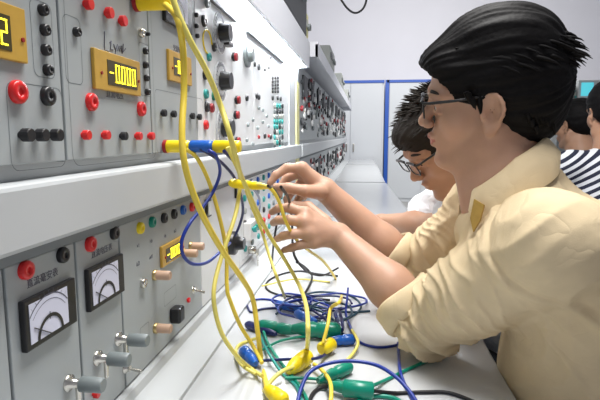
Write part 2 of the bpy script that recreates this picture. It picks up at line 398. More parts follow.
# --- upper module 4: white board of small sockets, further along
m4 = module(1.5015, 2.168, ZB + .014, 1.42, 'brightly lit white board of small sockets next to the white end post', 'panel_white')
u, z = pan(246, 55); dk = part('rotary_dial', MB().lathe((PX, u, z), (1, 0, 0), [(0, .034), (.008, .034), (.009, .02), (.022, .018)], 24, smooth=False), 'grey_knob', m4)
for x, y, r in ((254, 64, .008), (258, 67, .010), (268, 68, .004), (264, 70, .004), (270, 58, .004)): put('jack', jack('jack', 'black_plastic', r), m4, *pan(x, y))
for i in range(3):
    for j in range(5): put('jack', jack('jack', 'black_plastic', .006), m4, *pan(272 + i * 2.6, 78 + j * 3.4))
for x, y in ((246, 98), (256, 96), (258, 97), (272, 98), (277, 98), (280, 99), (264, 136), (270, 137)): put('jack', jack('jack', 'black_plastic', .009), m4, *pan(x, y))
for x, y in ((258, 137), (268, 136)): put('jack', jack('jack', 'dark_red', .006), m4, *pan(x, y))
for i in range(4):
    for j in range(9):
        put('terminal', jack('jack', random.choice(('teal_plastic', 'grey_knob', 'equip_grey', 'equip_grey', 'equip_dark')), .010), m4, *pan(274 + i * 2.6, 106 + j * 5.2))
for x, y in ((247, 125), (252, 120), (257, 128), (262, 122), (246, 140), (252, 144), (262, 110), (266, 116), (268, 126), (258, 108)): put('jack', jack('jack', 'grey_knob', .006), m4, *pan(x, y))

# --- lower row
LZ0, LZ1 = .786, 1.0255
lm0 = module(.20, .420, LZ0, LZ1, 'grey lower panel cut off by the left edge of the photo')

def metermod2(u0, u1, red, blk, lab, ml, mr, mt, mbm, txt, cap):
    m = module(u0, u1, LZ0, LZ1, lab)
    put('jack', jack('jack', 'red_plastic', .0098), m, *pan(*red), label='red jack'); put('jack', jack('jack', 'black_plastic', .0092), m, *pan(*blk), label='black jack')
    caption(m, txt, *pan(*cap), .0105)
    meter(m, pan(ml, 300)[0], pan(mr, 300)[0], pan(*mbm)[1], pan(*mt)[1]); return m
mm1 = metermod2(.4215, .538, (24, 270), (61, 255), 'lower meter module with a large black framed meter, the nearer of the two', 17, 71, (17, 302), (17, 356), '直流毫安表', (43, 278))
mm2 = metermod2(.5395, .644, (89, 244), (113, 233), 'lower meter module with a black framed meter, the farther of the two', 85, 121, (85, 269), (85, 313), '直流电压表', (102, 251))
for mm, x, y in ((mm1, 68, 383), (mm2, 97, 358), (mm2, 118, 339)):
    u, z = pan(x, y); k = part('grey_knob', MB().lathe((PX, u, z), (1, 0, 0), [(.016, .0075), (.017, .0090), (.042, .0090), (.044, .0075)], 16), 'grey_knob', mm, (PX, u, z))
    part('shaft', MB().lathe((PX, u, z), (1, 0, 0), [(0, .010), (.003, .010), (.004, .006), (.018, .005)], 14), 'chrome', k)
    part('lever', MB().box(PX + .010, PX + .014, u - .003, u + .003, z - .026, z, .001), 'chrome', k)
def toggle(parent, x, y):
    u, z = pan(x, y); k = part('toggle_switch', MB().lathe((PX, u, z), (1, 0, 0), [(0, .008), (.002, .008), (.003, .005), (.008, .005)], 12), 'chrome', parent, (PX, u, z))
    part('bat', MB().tube([(PX + .006, u, z), (PX + .024, u + .001, z - .004)], [.0018, .003], 8), 'chrome', k)
toggle(mm2, 125, 368)
put('lamp', knob('red_plastic', .005, .008), mm1, *pan(93, 394), label='red pilot lamp'); 
# generator module with coloured sockets
g1 = module(.6455, .985, LZ0, LZ1, 'lower module with a row of coloured sockets, tan knobs and a small yellow display')
for x, y, c in ((139, 228, 'yellow_plastic'), (151, 222, 'green_plastic'), (163, 218, 'black_plastic'), (173, 214, 'black_plastic'), (182, 210, 'blue_plastic'), (191, 207, 'red_plastic')):
    put('jack', jack('jack', c, .0090), g1, *pan(x, y), label={'y': 'yellow', 'g': 'green', 'b': 'dark', 'r': 'red'}[c[0]] + ' jack' if not c.startswith('blue') else 'blue jack')
a = pan(160, 268); b = pan(180, 255); display(g1, a[0], b[0] + .01, a[1], a[1] + .036, '-000', (1,), (.15, .8), (.15, .8))
def tan(parent, x, y, r=.0078, L=.026):
    u, z = pan(x, y); k = part('tan_knob', MB().lathe((PX, u, z), (1, 0, 0), [(.004, r), (L, r), (L + .002, r * .8)], 16), 'tan_knob', parent, (PX, u, z))
    part('bushing', MB().lathe((PX, u, z), (1, 0, 0), [(0, r * 1.15), (.005, r * 1.15), (.006, r * .8)], 14), 'brass', k)
for x, y in ((190, 246), (183, 253), (154, 275), (155, 328)): tan(g1, x, y)
put('jack', jack('jack', 'chrome', .008), g1, *pan(142, 283)); 
u, z = pan(172, 314); part('square_knob', MB().box(PX, PX + .020, u - .013, u + .013, z - .014, z + .014, .004), 'black_plastic', g1)
put('lamp', knob('red_plastic', .005, .006), g1, *pan(187, 300), label='red pilot lamp'); toggle(g1, 193, 290)
for x, y in ((138, 246), (151, 241), (138, 264), (151, 257), (165, 236), (175, 231)):
    me = text_mesh(random.choice(('kΩ', 'Hz', 'mV', '×1')), .009); link('caption', me, g1, (PX + .0003, *pan(x, y)))
outline(g1, pan(140, 330)[0], pan(149, 330)[0], pan(144, 345)[1], pan(144, 325)[1], .003); outline(g1, pan(164, 300)[0], pan(176, 290)[0], pan(168, 304)[1], pan(168, 290)[1], .003)
# power switch module
g2 = module(.9865, 1.30, LZ0, LZ1, 'lower white module with the black rotary socket and a key hanging from its lock', 'panel_white')
for x, y in ((207, 208), (236, 190)):
    u, z = pan(x, y); k = part('rocker_switch', MB().box(PX, PX + .005, u - .016, u + .016, z - .020, z + .020, .001), 'black_plastic', g2)
    part('rocker', MB().box(PX + .005, PX + .009, u - .011, u + .011, z - .015, z + .015, .002), 'panel_white', k)
SU, SZ = pan(229, 243)
sk = part('rotary_socket', MB().lathe((PX, SU, SZ), (1, 0, 0), [(0, .030), (.016, .030), (.020, .026), (.020, .018), (.040, .015)], 24), 'black_plastic', g2)
part('brass_ring', MB().lathe((PX, SU, SZ), (1, 0, 0), [(0, .034), (.003, .034)], 24), 'brass', g2)
u, z = pan(247, 229); part('terminal_cover', MB().box(PX, PX + .022, u - .045, u + .045, z - .026, z + .026, .003), 'white_plastic', g2)
for i in range(3): put('terminal', knob(('teal_plastic', 'green_plastic', 'black_plastic')[i], .009, .014), g2, u - .03 + i * .03, z + .006, PX + .022)
u, z = pan(249, 250); lk = part('key_lock', MB().lathe((PX, u, z), (1, 0, 0), [(0, .012), (.020, .012), (.022, .008)], 16), 'chrome', g2)
ky = thing('key', 'small metal key hanging from the lock at the foot of the white lower module', 'key', (PX + .026, u, z))
kb = MB(); kb.lathe((PX + .025, u, z - .020), (1, 0, 0), [(0, .012), (.003, .012)], 18); kb.box(PX + .022, PX + .030, u - .003, u + .003, z - .014, z + .003); part('bow', kb, 'chrome', ky)
part('blade', MB().box(PX + .025, PX + .028, u - .004, u + .004, z - .060, z - .030), 'chrome', ky)
# terminal board
g3 = module(1.3015, 2.168, LZ0, LZ1, 'lower white board with a grid of small teal terminals, behind the hands', 'panel_white')
for i in range(9):
    for j in range(6):
        c = random.choice(('teal_plastic', 'teal_plastic', 'equip_grey', 'blue_plastic', 'grey_knob')) if j > 2 else random.choice(('grey_knob', 'black_plastic', 'red_plastic', 'white_plastic', 'teal_plastic'))
        put('terminal', jack('jack', c, .0095), g3, 1.36 + i * .088, .83 + j * .036)
for y0_, y1_ in ((1.33, 1.74), (1.76, 2.12)): outline(g3, y0_, y1_, .80, 1.02, .01)

# far console modules
far = []
FU = [2.52, 3.3, 4.2, 5.3, 6.6, 7.9]
desc = ['nearest', 'second', 'third', 'fourth', 'farthest']
for i in range(5):
    for row, (a, b) in enumerate(((1.12, 1.50), (LZ0, LZ1))):
        m = module(FU[i], FU[i + 1], a, b, '%s %s board of the far console, dotted with black and red terminals' % (desc[i], ('upper', 'lower')[row]), 'panel_grey')
        n = 60 if row == 0 else 40
        sw = FU[i + 1] - FU[i]
        for k in range(n):
            c = random.choice(('black_plastic', 'black_plastic', 'equip_dark', 'equip_dark', 'dark_red', 'white_plastic', 'white_plastic', 'grey_knob'))
            uu = FU[i] + .04 + random.random() * (sw - .08); zz = a + .03 + random.random() * (b - a - .06)
            put('terminal', knob(c, random.choice((.012, .017, .022)) * (.9 + .12 * i), random.choice((.008, .012, .016))), m, uu, zz)
        for k in range(2 if row == 0 else 1):
            uu = FU[i] + .12 + k * sw * .45; part('dark_meter', MB().box(PX, PX + .012, uu, uu + sw * .2, b - .15, b - .04, .002), 'equip_dark', m)

# ------------------------------------------------------------ things on the consoles
def bench_scope(x0, x1, y0, y1, z0, h, label, name='oscilloscope', body='equip_dark', scr='equip_grey'):
    t = thing(name, label, 'instrument', ((x0 + x1) / 2, (y0 + y1) / 2, z0))
    part('case', MB().box(x0, x1, y0, y1, z0 + .012, z0 + h, .006), body, t)
    for yy in (y0 + .03, y1 - .03):
        for xx in (x0 + .03, x1 - .03): part('foot', MB().cyl((xx, yy, z0), (0, 0, 1), .012, .012, n=10), 'black_rubber', t)
    part('face_label', MB().box(x1, x1 + .004, y0 + .08 * (y1 - y0), y0 + .40 * (y1 - y0), z0 + h * .45, z0 + h * .72), scr, t)
    for k in range(3): part('knob', MB().cyl((x1, y0 + (.55 + .13 * k) * (y1 - y0), z0 + h * .5), (1, 0, 0), .015, .014, n=14), 'grey_knob', t)
    return t
bench_scope(-.60, -.285, 1.72, 2.38, 1.59, .30, 'black equipment case standing on the hood of the near console')
bench_scope(-.55, -.29, 2.40, 2.49, 1.60, .12, 'small yellow-green box squeezed behind the black case on the hood', 'terminal_box', 'curtain_yellow')
for y, l in ((3.4, 'nearest'), (4.9, 'middle'), (6.6, 'farthest')):
    bench_scope(-.56, -.25, y, y + .45, 1.60, .14, '%s of the three small grey instruments standing on the far console' % l, 'bench_instrument', 'equip_grey', 'equip_dark')
hc = MB().tube(crom([ony(x, y, 3.0) for x, y in ((338, -60), (339, -10), (344, 4), (352, 12), (359, 12), (365, 5), (367, -10), (368, -60))], 8), .006, 8)
tag(part('hanging_cable', hc, 'black_rubber'), 'black cable looping down from above against the far wall', 'cable')

# ------------------------------------------------------------ test leads
def P(x, y, w): # w < .1: plane x = w (hanging beside the panel); w > .5: height above the floor (lying on the desk)
    return onx(x, y, w) if w < .3 else onz(x, y, w)
def plug_mb(a, b, r, boot=True):
    a = Vector(a); b = Vector(b); L = (b - a).length
    prof = [(0, r * .55), (L * .04, r * .8), (L * .10, r), (L * .42, r), (L * .46, r * .86), (L * .52, r * .86), (L * .56, r * .97), (L * .80, r * .8), (L * .95, r * .55), (L, r * .45)]
    return MB().lathe(a, b - a, prof, 16)
def lead(label, pts, r, wm, plugs=(), sub=9, group=None, name='test_lead'):
    q = [P(*p) for p in pts]; c = crom(q, sub)
    t = thing(name, label, 'cable', tuple(c[0]), group)
    part('wire', MB().tube(c, r, 10), wm, t)
    for pg in plugs:
        a, b, mt, pr_ = pg[:4]
        k = part('plug', plug_mb(a, b, pr_), mt, t)
        if len(pg) > 4:   # metal tip
            A = Vector(a); B = Vector(b); d = (A - B).normalized()
            part('tip', MB().cyl(A, d, pg[4], .002, n=8), 'chrome', k)
    return t
SY, SZ1 = .806, 1.131
def stk(x0, x1, mt, lab, r=.0105):
    k = MB().lathe((x0, SY, SZ1), (1, 0, 0), [(0, r * .8), (.003, r), ((x1 - x0) * .86, r), (x1 - x0 - .001, r * .88), (x1 - x0, r * .7)], 20)
    return k
D = .745
# stacked plugs in the near console: yellow, blue, yellow
Lk = {}
def stacked(label, x0, x1, mt, pts, r, wm, extra=()):
    q = [P(*p) for p in pts]; c = crom(q, 9); t = thing('test_lead', label, 'cable', (x0, SY, SZ1))
    part('wire', MB().tube(c, r, 10), wm, t); k = part('plug', stk(x0, x1, mt, label), mt, t)
    if x0 < -.33: part('red_ring', MB().lathe((x0 - .0005, SY, SZ1), (1, 0, 0), [(0, .0112), (.006, .0112)], 20), 'dark_red', k)
    for e in extra: part('plug', plug_mb(*e[:2], e[3]), e[2], t)
    return t
stacked('yellow lead whose plug touches the panel, first of the yellow and blue stack', -.336, -.292, 'yellow_plastic',
        [(186, 149, -.296), (197, 158, -.28), (209, 182, -.27), (219, 215, -.26), (226, 250, -.25), (227, 287, -.24), (230, 300, -.235), (240, 325, -.22), (253, 346, -.20), (262, 363, .753)], .0036, 'yellow_wire')
stacked('blue lead running from the blue plug in the stack down to the black rotary socket', -.2915, -.252, 'blue_plastic',
        [(200, 149, -.272), (208, 153, -.262), (222, 163, -.252), (234, 177, -.245), (240, 192, -.25), (243, 210, -.26), (240, 224, -.275), (235, 236, -.29)], .0030, 'navy_wire')
stacked('yellow lead whose plug is the outermost of the stack on the near console', -.2515, -.205, 'yellow_plastic',
        [(228, 147, -.215), (234, 160, -.208), (243, 180, -.204), (255, 207, -.200), (268, 233, -.190), (285, 260, -.16), (299, 285, -.13), (306, 305, -.105), (308, 330, -.088), (307, 350, .760)], .0040, 'yellow_wire_pale')
p0 = (-.336, .718, 1.340); p1 = (ony(172, 3, .718)[0], .718, 1.340)
t = thing('test_lead', 'thick yellow lead dropping from the yellow plug at the top edge to the desk', 'cable', p0)
q = [np.array(p1) + (-.012, 0, -.002)] + [P(*p) for p in [(177, 18, -.252), (183, 50, -.25), (184, 90, -.25), (182, 130, -.245), (184, 160, -.24), (192, 190, -.235), (206, 222, -.225), (224, 253, -.215), (243, 280, -.205), (253, 300, -.20), (258, 335, -.19), (262, 365, -.182), (268, 392, .757)]]
part('wire', MB().tube(crom(q, 9), .0046, 12), 'yellow_wire', t); k = part('plug', MB().lathe(p0, (1, 0, 0), [(0, .009), (.004, .0115), (p1[0] - p0[0] - .010, .0115), (p1[0] - p0[0], .008)], 20), 'yellow_plastic', t)
part('red_ring', MB().lathe((p0[0] - .0005, p0[1], p0[2]), (1, 0, 0), [(0, .0125), (.006, .0125)], 20), 'dark_red', k)
part('plug', plug_mb(P(285, 402, .756), P(266, 388, .758), .012), 'yellow_plastic', t)
lead('paler yellow lead hanging beside the thick one down to the yellow junction plug',
     [(168, -22, -.262), (176, 8, -.252), (190, 40, -.238), (207, 72, -.225), (220, 104, -.215), (229, 132, -.1985), (236, 158, -.194), (241, 178, -.205)], .0042, 'yellow_wire_pale')
jy = P(230, 183, -.235); jb = P(247, 184, -.215)
lead('yellow lead held between finger and thumb, looping over the front hand',
     [(247, 184, -.215), (262, 185, -.19), (272, 190, -.172), (280, 204, -.160), (286, 222, -.150), (296, 239, -.140), (308, 250, -.128), (323, 261, -.105), (334, 276, -.085), (341, 292, -.07), (340, 301, .83), (331, 308, .815), (328, 324, .800), (323, 343, .772)], .0034, 'yellow_wire',
     [(jy, P(268, 187, -.185), 'yellow_plastic', .0085)])
pj = P(240, 188, -.225)
lead('yellow lead swinging left from the junction plug in a wide curve to the desk',
     [(240, 188, -.228), (236, 212, -.228), (229, 235, -.232), (220, 262, -.238), (214, 288, -.238), (215, 310, -.232), (222, 334, -.222), (236, 355, -.205), (250, 368, .748), (262, 376, .752)], .0036, 'yellow_wire_pale')
lead('thin yellow lead slanting from the junction plug behind the front hand to the blue plugs',
     [(246, 190, -.218), (252, 207, -.214), (262, 232, -.200), (270, 258, -.18), (278, 280, -.155), (285, 298, .765)], .0030, 'yellow_wire_pale')
# second blue lead in a big loop
lead('dark blue lead forming a big round loop in front of the lower panel',
     [(208, 150, -.256), (216, 156, -.245), (220, 172, -.250), (214, 190, -.262), (203, 207, -.272), (190, 223, -.282), (182, 240, -.29), (183, 255, -.29), (193, 264, -.287), (208, 262, -.282), (222, 250, -.28), (230, 243, -.288)], .0030, 'blue_wire')
lead('navy lead curling from the outermost stacked plug to the terminal board',
     [(224, 151, -.225), (236, 164, -.22), (246, 182, -.235), (256, 192, -.25), (260, 202, -.28), (259, 214, -.32)], .0030, 'navy_wire')
lead('thin black lead hanging from the pinched fingers past the front hand',
     [(268, 186, -.172), (276, 192, -.182), (280, 204, -.20), (276, 228, -.21), (273, 250, -.21), (272, 268, -.20)], .0026, 'black_rubber')
lead('black lead hanging from under the back hand and curling onto the desk',
     [(281, 187, -.13), (289, 200, -.150), (292, 222, -.165), (293, 248, -.150), (298, 262, -.13), (310, 273, .80), (324, 275, .775), (338, 268, .77)], .0026, 'black_rubber')
# ---- on the desk
def dl(label, pts, r, wm, plugs=(), z=.7405): return lead(label, [(p[0], p[1], z + r + (p[2] if len(p) > 2 else 0)) for p in pts], r, wm, plugs)
dl('black lead lying in a wide loop on the desk below the hands', [(338, 276), (318, 274, .004), (300, 271), (282, 274), (268, 281), (267, 289), (280, 295), (300, 297), (330, 300)], .0026, 'black_rubber')
lead('black lead dropping from the fingers and crossing the wide loop on the desk', [(297, 262, -.128), (306, 268, .775), (312, 276, .752), (309, 286, .746), (303, 296, .744)], .0030, 'black_rubber')
dl('blue lead stretched left along the back of the tangle', [(247, 301), (262, 299), (278, 301), (290, 305, .004), (305, 312)], .0026, 'blue_wire')
dl('blue lead with a sharp bend at the left end of the tangle', [(246, 303), (251, 312), (262, 309), (276, 308), (290, 311, .004), (306, 318, .004)], .0026, 'navy_wire')
dl('teal-black lead in a long flat loop under the forearm', [(303, 295), (318, 292, .003), (338, 293), (353, 297), (361, 306), (354, 315), (340, 320), (326, 320, .003)], .0026, 'teal_dark')
dl('dark teal lead running right under the forearm', [(300, 304), (316, 307, .005), (336, 311), (352, 312), (370, 311)], .0026, 'teal_dark')
dl('dark blue lead crossing diagonally through the tangle', [(292, 297, .004), (306, 306, .008), (324, 318, .008), (338, 330, .004), (352, 341)], .0030, 'navy_wire')
dl('dark blue lead curling round the middle of the tangle', [(284, 304), (300, 300, .006), (320, 300, .008), (332, 307, .004), (326, 317, .006), (308, 318, .008), (296, 312, .006)], .0028, 'navy_wire')
dl('teal lead looping through the middle of the tangle', [(276, 314), (286, 306, .010), (304, 306, .012), (322, 312, .012), (334, 320, .008), (342, 332)], .0026, 'teal_dark')
dl('blue lead standing up out of the tangle beside the forearm', [(348, 288, .05), (347, 300, .03), (346, 314, .006), (352, 330, .004), (360, 342), (376, 347), (392, 346), (400, 344)], .0026, 'blue_wire')
dl('blue lead bent sharply beside the cuff and running to the bottom edge', [(398, 343), (399, 356), (400, 370, .008), (405, 385), (411, 396), (418, 408)], .0028, 'blue_wire')
def arc_pts(): return [(296, 412, 0), (300, 392, .012), (309, 373, .028), (326, 364, .034), (350, 361, .038), (376, 365, .036), (396, 377, .03), (410, 392, .018), (420, 408, .004)]
dl('thick blue lead arching in a wide bow along the front of the desk', arc_pts(), .0032, 'blue_wire')
dl('navy lead with a blue plug crossing the front of the desk from left to right', [(254, 361, .006), (275, 360, .010), (292, 359, .014), (318, 358, .012), (330, 350), (338, 340, .004)], .0028, 'navy_wire', [(P(243, 350, .752), P(256, 364, .750), 'blue_plastic', .0115)])
dl('yellow lead in a small loop round the blue plug at the front left', [(256, 374, .006), (243, 366, .012), (236, 356), (238, 346), (248, 341), (258, 338, .012)], .0032, 'yellow_wire_pale')
# yellow plug pair, front centre
dl('yellow lead with the two-part yellow plug at the front of the desk', [(264, 392), (272, 380, .010), (283, 371, .016), (296, 366, .012)], .0036, 'yellow_wire_pale', [(P(318, 345, .757), P(292, 368, .757), .0, .0)][:0])
t = thing('banana_plug', 'yellow plug in two pieces lying at the front centre of the desk', 'plug', tuple(P(305, 358, .742)))
part('rear_sleeve', plug_mb(P(309, 355, .756), P(288, 371, .752), .0145), 'yellow_plastic', t); part('front_sleeve', MB().lathe(P(333, 343, .758), P(307, 357, .757) - P(333, 343, .758), [(0, .009), (.004, .0125), (.034, .0125), (.037, .009)], 18), 'yellow_plastic', t)
dl('yellow lead passing behind the yellow plug towards the green plug', [(352, 330, .02), (358, 342, .016), (354, 352, .006), (347, 360)], .0030, 'yellow_wire_pale')
dl('yellow lead bending down from the yellow plug to the bottom edge', [(314, 364, .010), (322, 370, .012), (330, 382, .018), (331, 398, .016), (328, 412)], .0034, 'yellow_wire')
dl('yellow lead end seen far back on the desk below the front hand', [(262, 286, .006), (283, 281, .008), (300, 279, .004), (330, 282)], .0024, 'yellow_wire_pale')
def plugthing(label, a, b, r, mt, name='banana_plug', second=None):
    t = thing(name, label, 'plug', tuple(a)); part('sleeve', plug_mb(a, b, r), mt, t)
    if second: part('tail_sleeve', plug_mb(*second), mt, t)
    return t
plugthing('long green plug lying at the left of the tangle, farthest green plug', P(258, 325, .754), P(300, 331, .754), .013, 'green_plastic')
plugthing('fat green plug in the middle of the tangle', P(341, 331, .760), P(292, 328, .760), .0165, 'green_plastic')
plugthing('small green plug lying aslant at the front of the desk, above the large one', P(351, 366, .752), P(318, 381, .751), .011, 'green_plastic')
dl('green lead with the large green plug nearest the front edge, leading to the cuff', [(372, 386, .008), (388, 379), (404, 371), (422, 363), (436, 358), (438, 353), (430, 351)], .0030, 'green_wire', [(P(377, 390, .756), P(331, 385, .753), .0145, .0)][:0])
t = thing('banana_plug', 'large green plug with a slim tail at the front of the desk', 'plug', tuple(P(355, 388, .742)))
part('sleeve', MB().lathe(P(374, 391, .756), P(345, 388, .756) - P(374, 391, .756), [(0, .010), (.003, .0135), (.046, .0135), (.049, .010)], 18), 'green_plastic', t)
part('tail_sleeve', MB().lathe(P(347, 388, .756), P(330, 385, .754) - P(347, 388, .756), [(0, .010), (.014, .009), (.03, .006)], 16), 'green_plastic', t)
dl('black lead leaving the large green plug to the right', [(374, 391, .010), (395, 393), (425, 392), (450, 393), (480, 404)], .0030, 'black_rubber')
dl('black lead curling left of the large green plug', [(334, 386, .008), (320, 388), (312, 395), (308, 408)], .0032, 'black_rubber')
dl('green lead running steeply down to the bottom edge from the long green plug', [(262, 326, .006), (267, 341, .004), (276, 356, .004), (289, 373), (301, 388), (309, 404)], .0030, 'green_wire')
dl('green lead just left of its twin, running down to the bottom edge', [(258, 326, .004), (262, 340), (271, 357, .012), (283, 374), (296, 386), (303, 404)], .0026, 'teal_plastic')
dl('green lead passing left to right behind the yellow plug', [(262, 350, .004), (280, 341, .004), (300, 337, .006), (322, 336), (342, 333, .006)], .0026, 'green_wire')
dl('green lead passing under the small green plug', [(285, 378, .006), (300, 378, .004), (318, 379, .004), (340, 381)], .0028, 'green_wire')
dl('green lead in a flat curve at the bottom edge', [(352, 408), (362, 399), (380, 396), (398, 400), (404, 410)], .0034, 'green_wire')
plugthing('blue plug lying across the far side of the tangle', P(276, 304, .754), P(302, 310, .753), .010, 'blue_plastic')
plugthing('blue plug behind the fat green plug', P(296, 313, .766), P(316, 322, .768), .010, 'blue_plastic')
plugthing('blue plug at the right end of the fat green plug', P(355, 339, .752), P(328, 341, .752), .0105, 'blue_plastic')
plugthing('small dark blue plug left of the long green plug', P(246, 324, .750), P(276, 334, .748), .009, 'navy_wire')
plugthing('blue plug standing in the middle of the tangle', P(337, 312, .762), P(342, 330, .760), .009, 'navy_wire')

for k, (cx, cy, a, b, ph, m_, hh, lab) in enumerate((
    (318, 303, 34, 8, .3, 'navy_wire', .010, 'navy lead coiled in a long flat loop on top of the tangle'), (304, 309, 26, 9, 1.0, 'blue_wire', .014, 'bright blue lead coiled between the blue plugs and the fat green plug'),
    (330, 312, 22, 10, 2.0, 'teal_dark', .016, 'dark teal lead in a small tight loop at the right of the tangle'), (292, 300, 20, 6, .6, 'blue_wire', .018, 'blue lead in the farthest small loop of the tangle'),
    (337, 301, 30, 7, 2.6, 'blue_wire', .005, 'blue lead loop reaching right beneath the forearm'))):
    dl(lab, [(cx + a * math.cos(ph + q * .55), cy + b * math.sin(ph + q * .55) * (1 + .12 * math.sin(q * 2.1)), hh + .003 * math.sin(q * 1.7)) for q in range(12)], .0026, m_)

# ------------------------------------------------------------ people: one smooth surface grown from blended solids
mat('skin', (.53, .315, .22), .48, nz=.05, nscale=30, bump=.12, bscale=500, sss=.12, spec=.4)
mat('skin_tan', (.44, .245, .155), .5, nz=.05, nscale=30, sss=.08)
mat('lip', (.46, .17, .13), .42, spec=.45)
mat('hair_black', (.006, .0055, .006), .62, bump=.5, bscale=140, spec=.12)
mat('hair_brown', (.018, .014, .011), .65, spec=.2, bump=.6, bscale=120)
mat('shirt_cream', (.74, .60, .39), .85, nz=.03, nscale=30, bump=.25, bscale=900, spec=.15)
def _crease(m, sc, dist, strength):
    nt = m.node_tree; b = nt.nodes['Principled BSDF']; tc = nt.nodes['Texture Coordinate']
    n = nt.nodes.new('ShaderNodeTexNoise'); n.inputs['Scale'].default_value = sc; n.inputs['Detail'].default_value = 2; n.inputs['Distortion'].default_value = 1.6
    r = nt.nodes.new('ShaderNodeMath'); r.operation = 'SUBTRACT'; r.inputs[1].default_value = .5
    a = nt.nodes.new('ShaderNodeMath'); a.operation = 'ABSOLUTE'; q = nt.nodes.new('ShaderNodeMath'); q.operation = 'POWER'; q.inputs[1].default_value = .6
    bp = nt.nodes.new('ShaderNodeBump'); bp.inputs['Strength'].default_value = strength; bp.inputs['Distance'].default_value = dist
    nt.links.new(tc.outputs['Object'], n.inputs['Vector']); nt.links.new(n.outputs['Fac'], r.inputs[0]); nt.links.new(r.outputs[0], a.inputs[0]); nt.links.new(a.outputs[0], q.inputs[0]); nt.links.new(q.outputs[0], bp.inputs['Height'])
    old = b.inputs['Normal'].links[0].from_socket; nt.links.new(old, bp.inputs['Normal']); nt.links.new(bp.outputs['Normal'], b.inputs['Normal'])
_crease(M['shirt_cream'], 9, .008, .30)
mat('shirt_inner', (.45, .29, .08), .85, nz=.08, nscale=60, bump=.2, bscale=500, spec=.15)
mat('shirt_white', (.80, .82, .86), .85, bump=.3, bscale=120, spec=.15)
mat('trouser_cloth', (.03, .035, .05), .85, bump=.2, bscale=300)
mat('shoe_leather', (.02, .018, .016), .4)
mat('eye_white', (.75, .73, .70), .25); mat('iris', (.02, .012, .008), .15)
mat('brow', (.02, .015, .012), .7)
mat('nail', (.74, .46, .36), .3)
mat('lens', (.95, .97, 1.0), .02, alpha=.12, spec=.9)
mat('stool_metal', (.30, .31, .32), .35, metal=.8); mat('stool_seat', (.05, .07, .12), .6)
sm = mat('shirt_stripes', (.05, .06, .10), .85)
def _stripes(m, sc):
    nt = m.node_tree; b = nt.nodes['Principled BSDF']; tc = nt.nodes['Texture Coordinate'] if 'Texture Coordinate' in nt.nodes else nt.nodes.new('ShaderNodeTexCoord')
    mp = nt.nodes.new('ShaderNodeMapping'); mp.inputs['Rotation'].default_value = (0, math.radians(35), 0)
    wv = nt.nodes.new('ShaderNodeTexWave'); wv.inputs['Scale'].default_value = sc; wv.inputs['Distortion'].default_value = .4; wv.bands_direction = 'Z'
    rp = nt.nodes.new('ShaderNodeValToRGB'); rp.color_ramp.interpolation = 'CONSTANT'; rp.color_ramp.elements[0].color = (.012, .016, .04, 1); rp.color_ramp.elements[1].position = .5; rp.color_ramp.elements[1].color = (.72, .74, .78, 1)
    nt.links.new(tc.outputs['Object'], mp.inputs['Vector']); nt.links.new(mp.outputs['Vector'], wv.inputs['Vector']); nt.links.new(wv.outputs['Fac'], rp.inputs['Fac']); nt.links.new(rp.outputs['Color'], b.inputs['Base Color'])
_stripes(sm, 13); _crease(M['shirt_white'], 12, .012, .6)

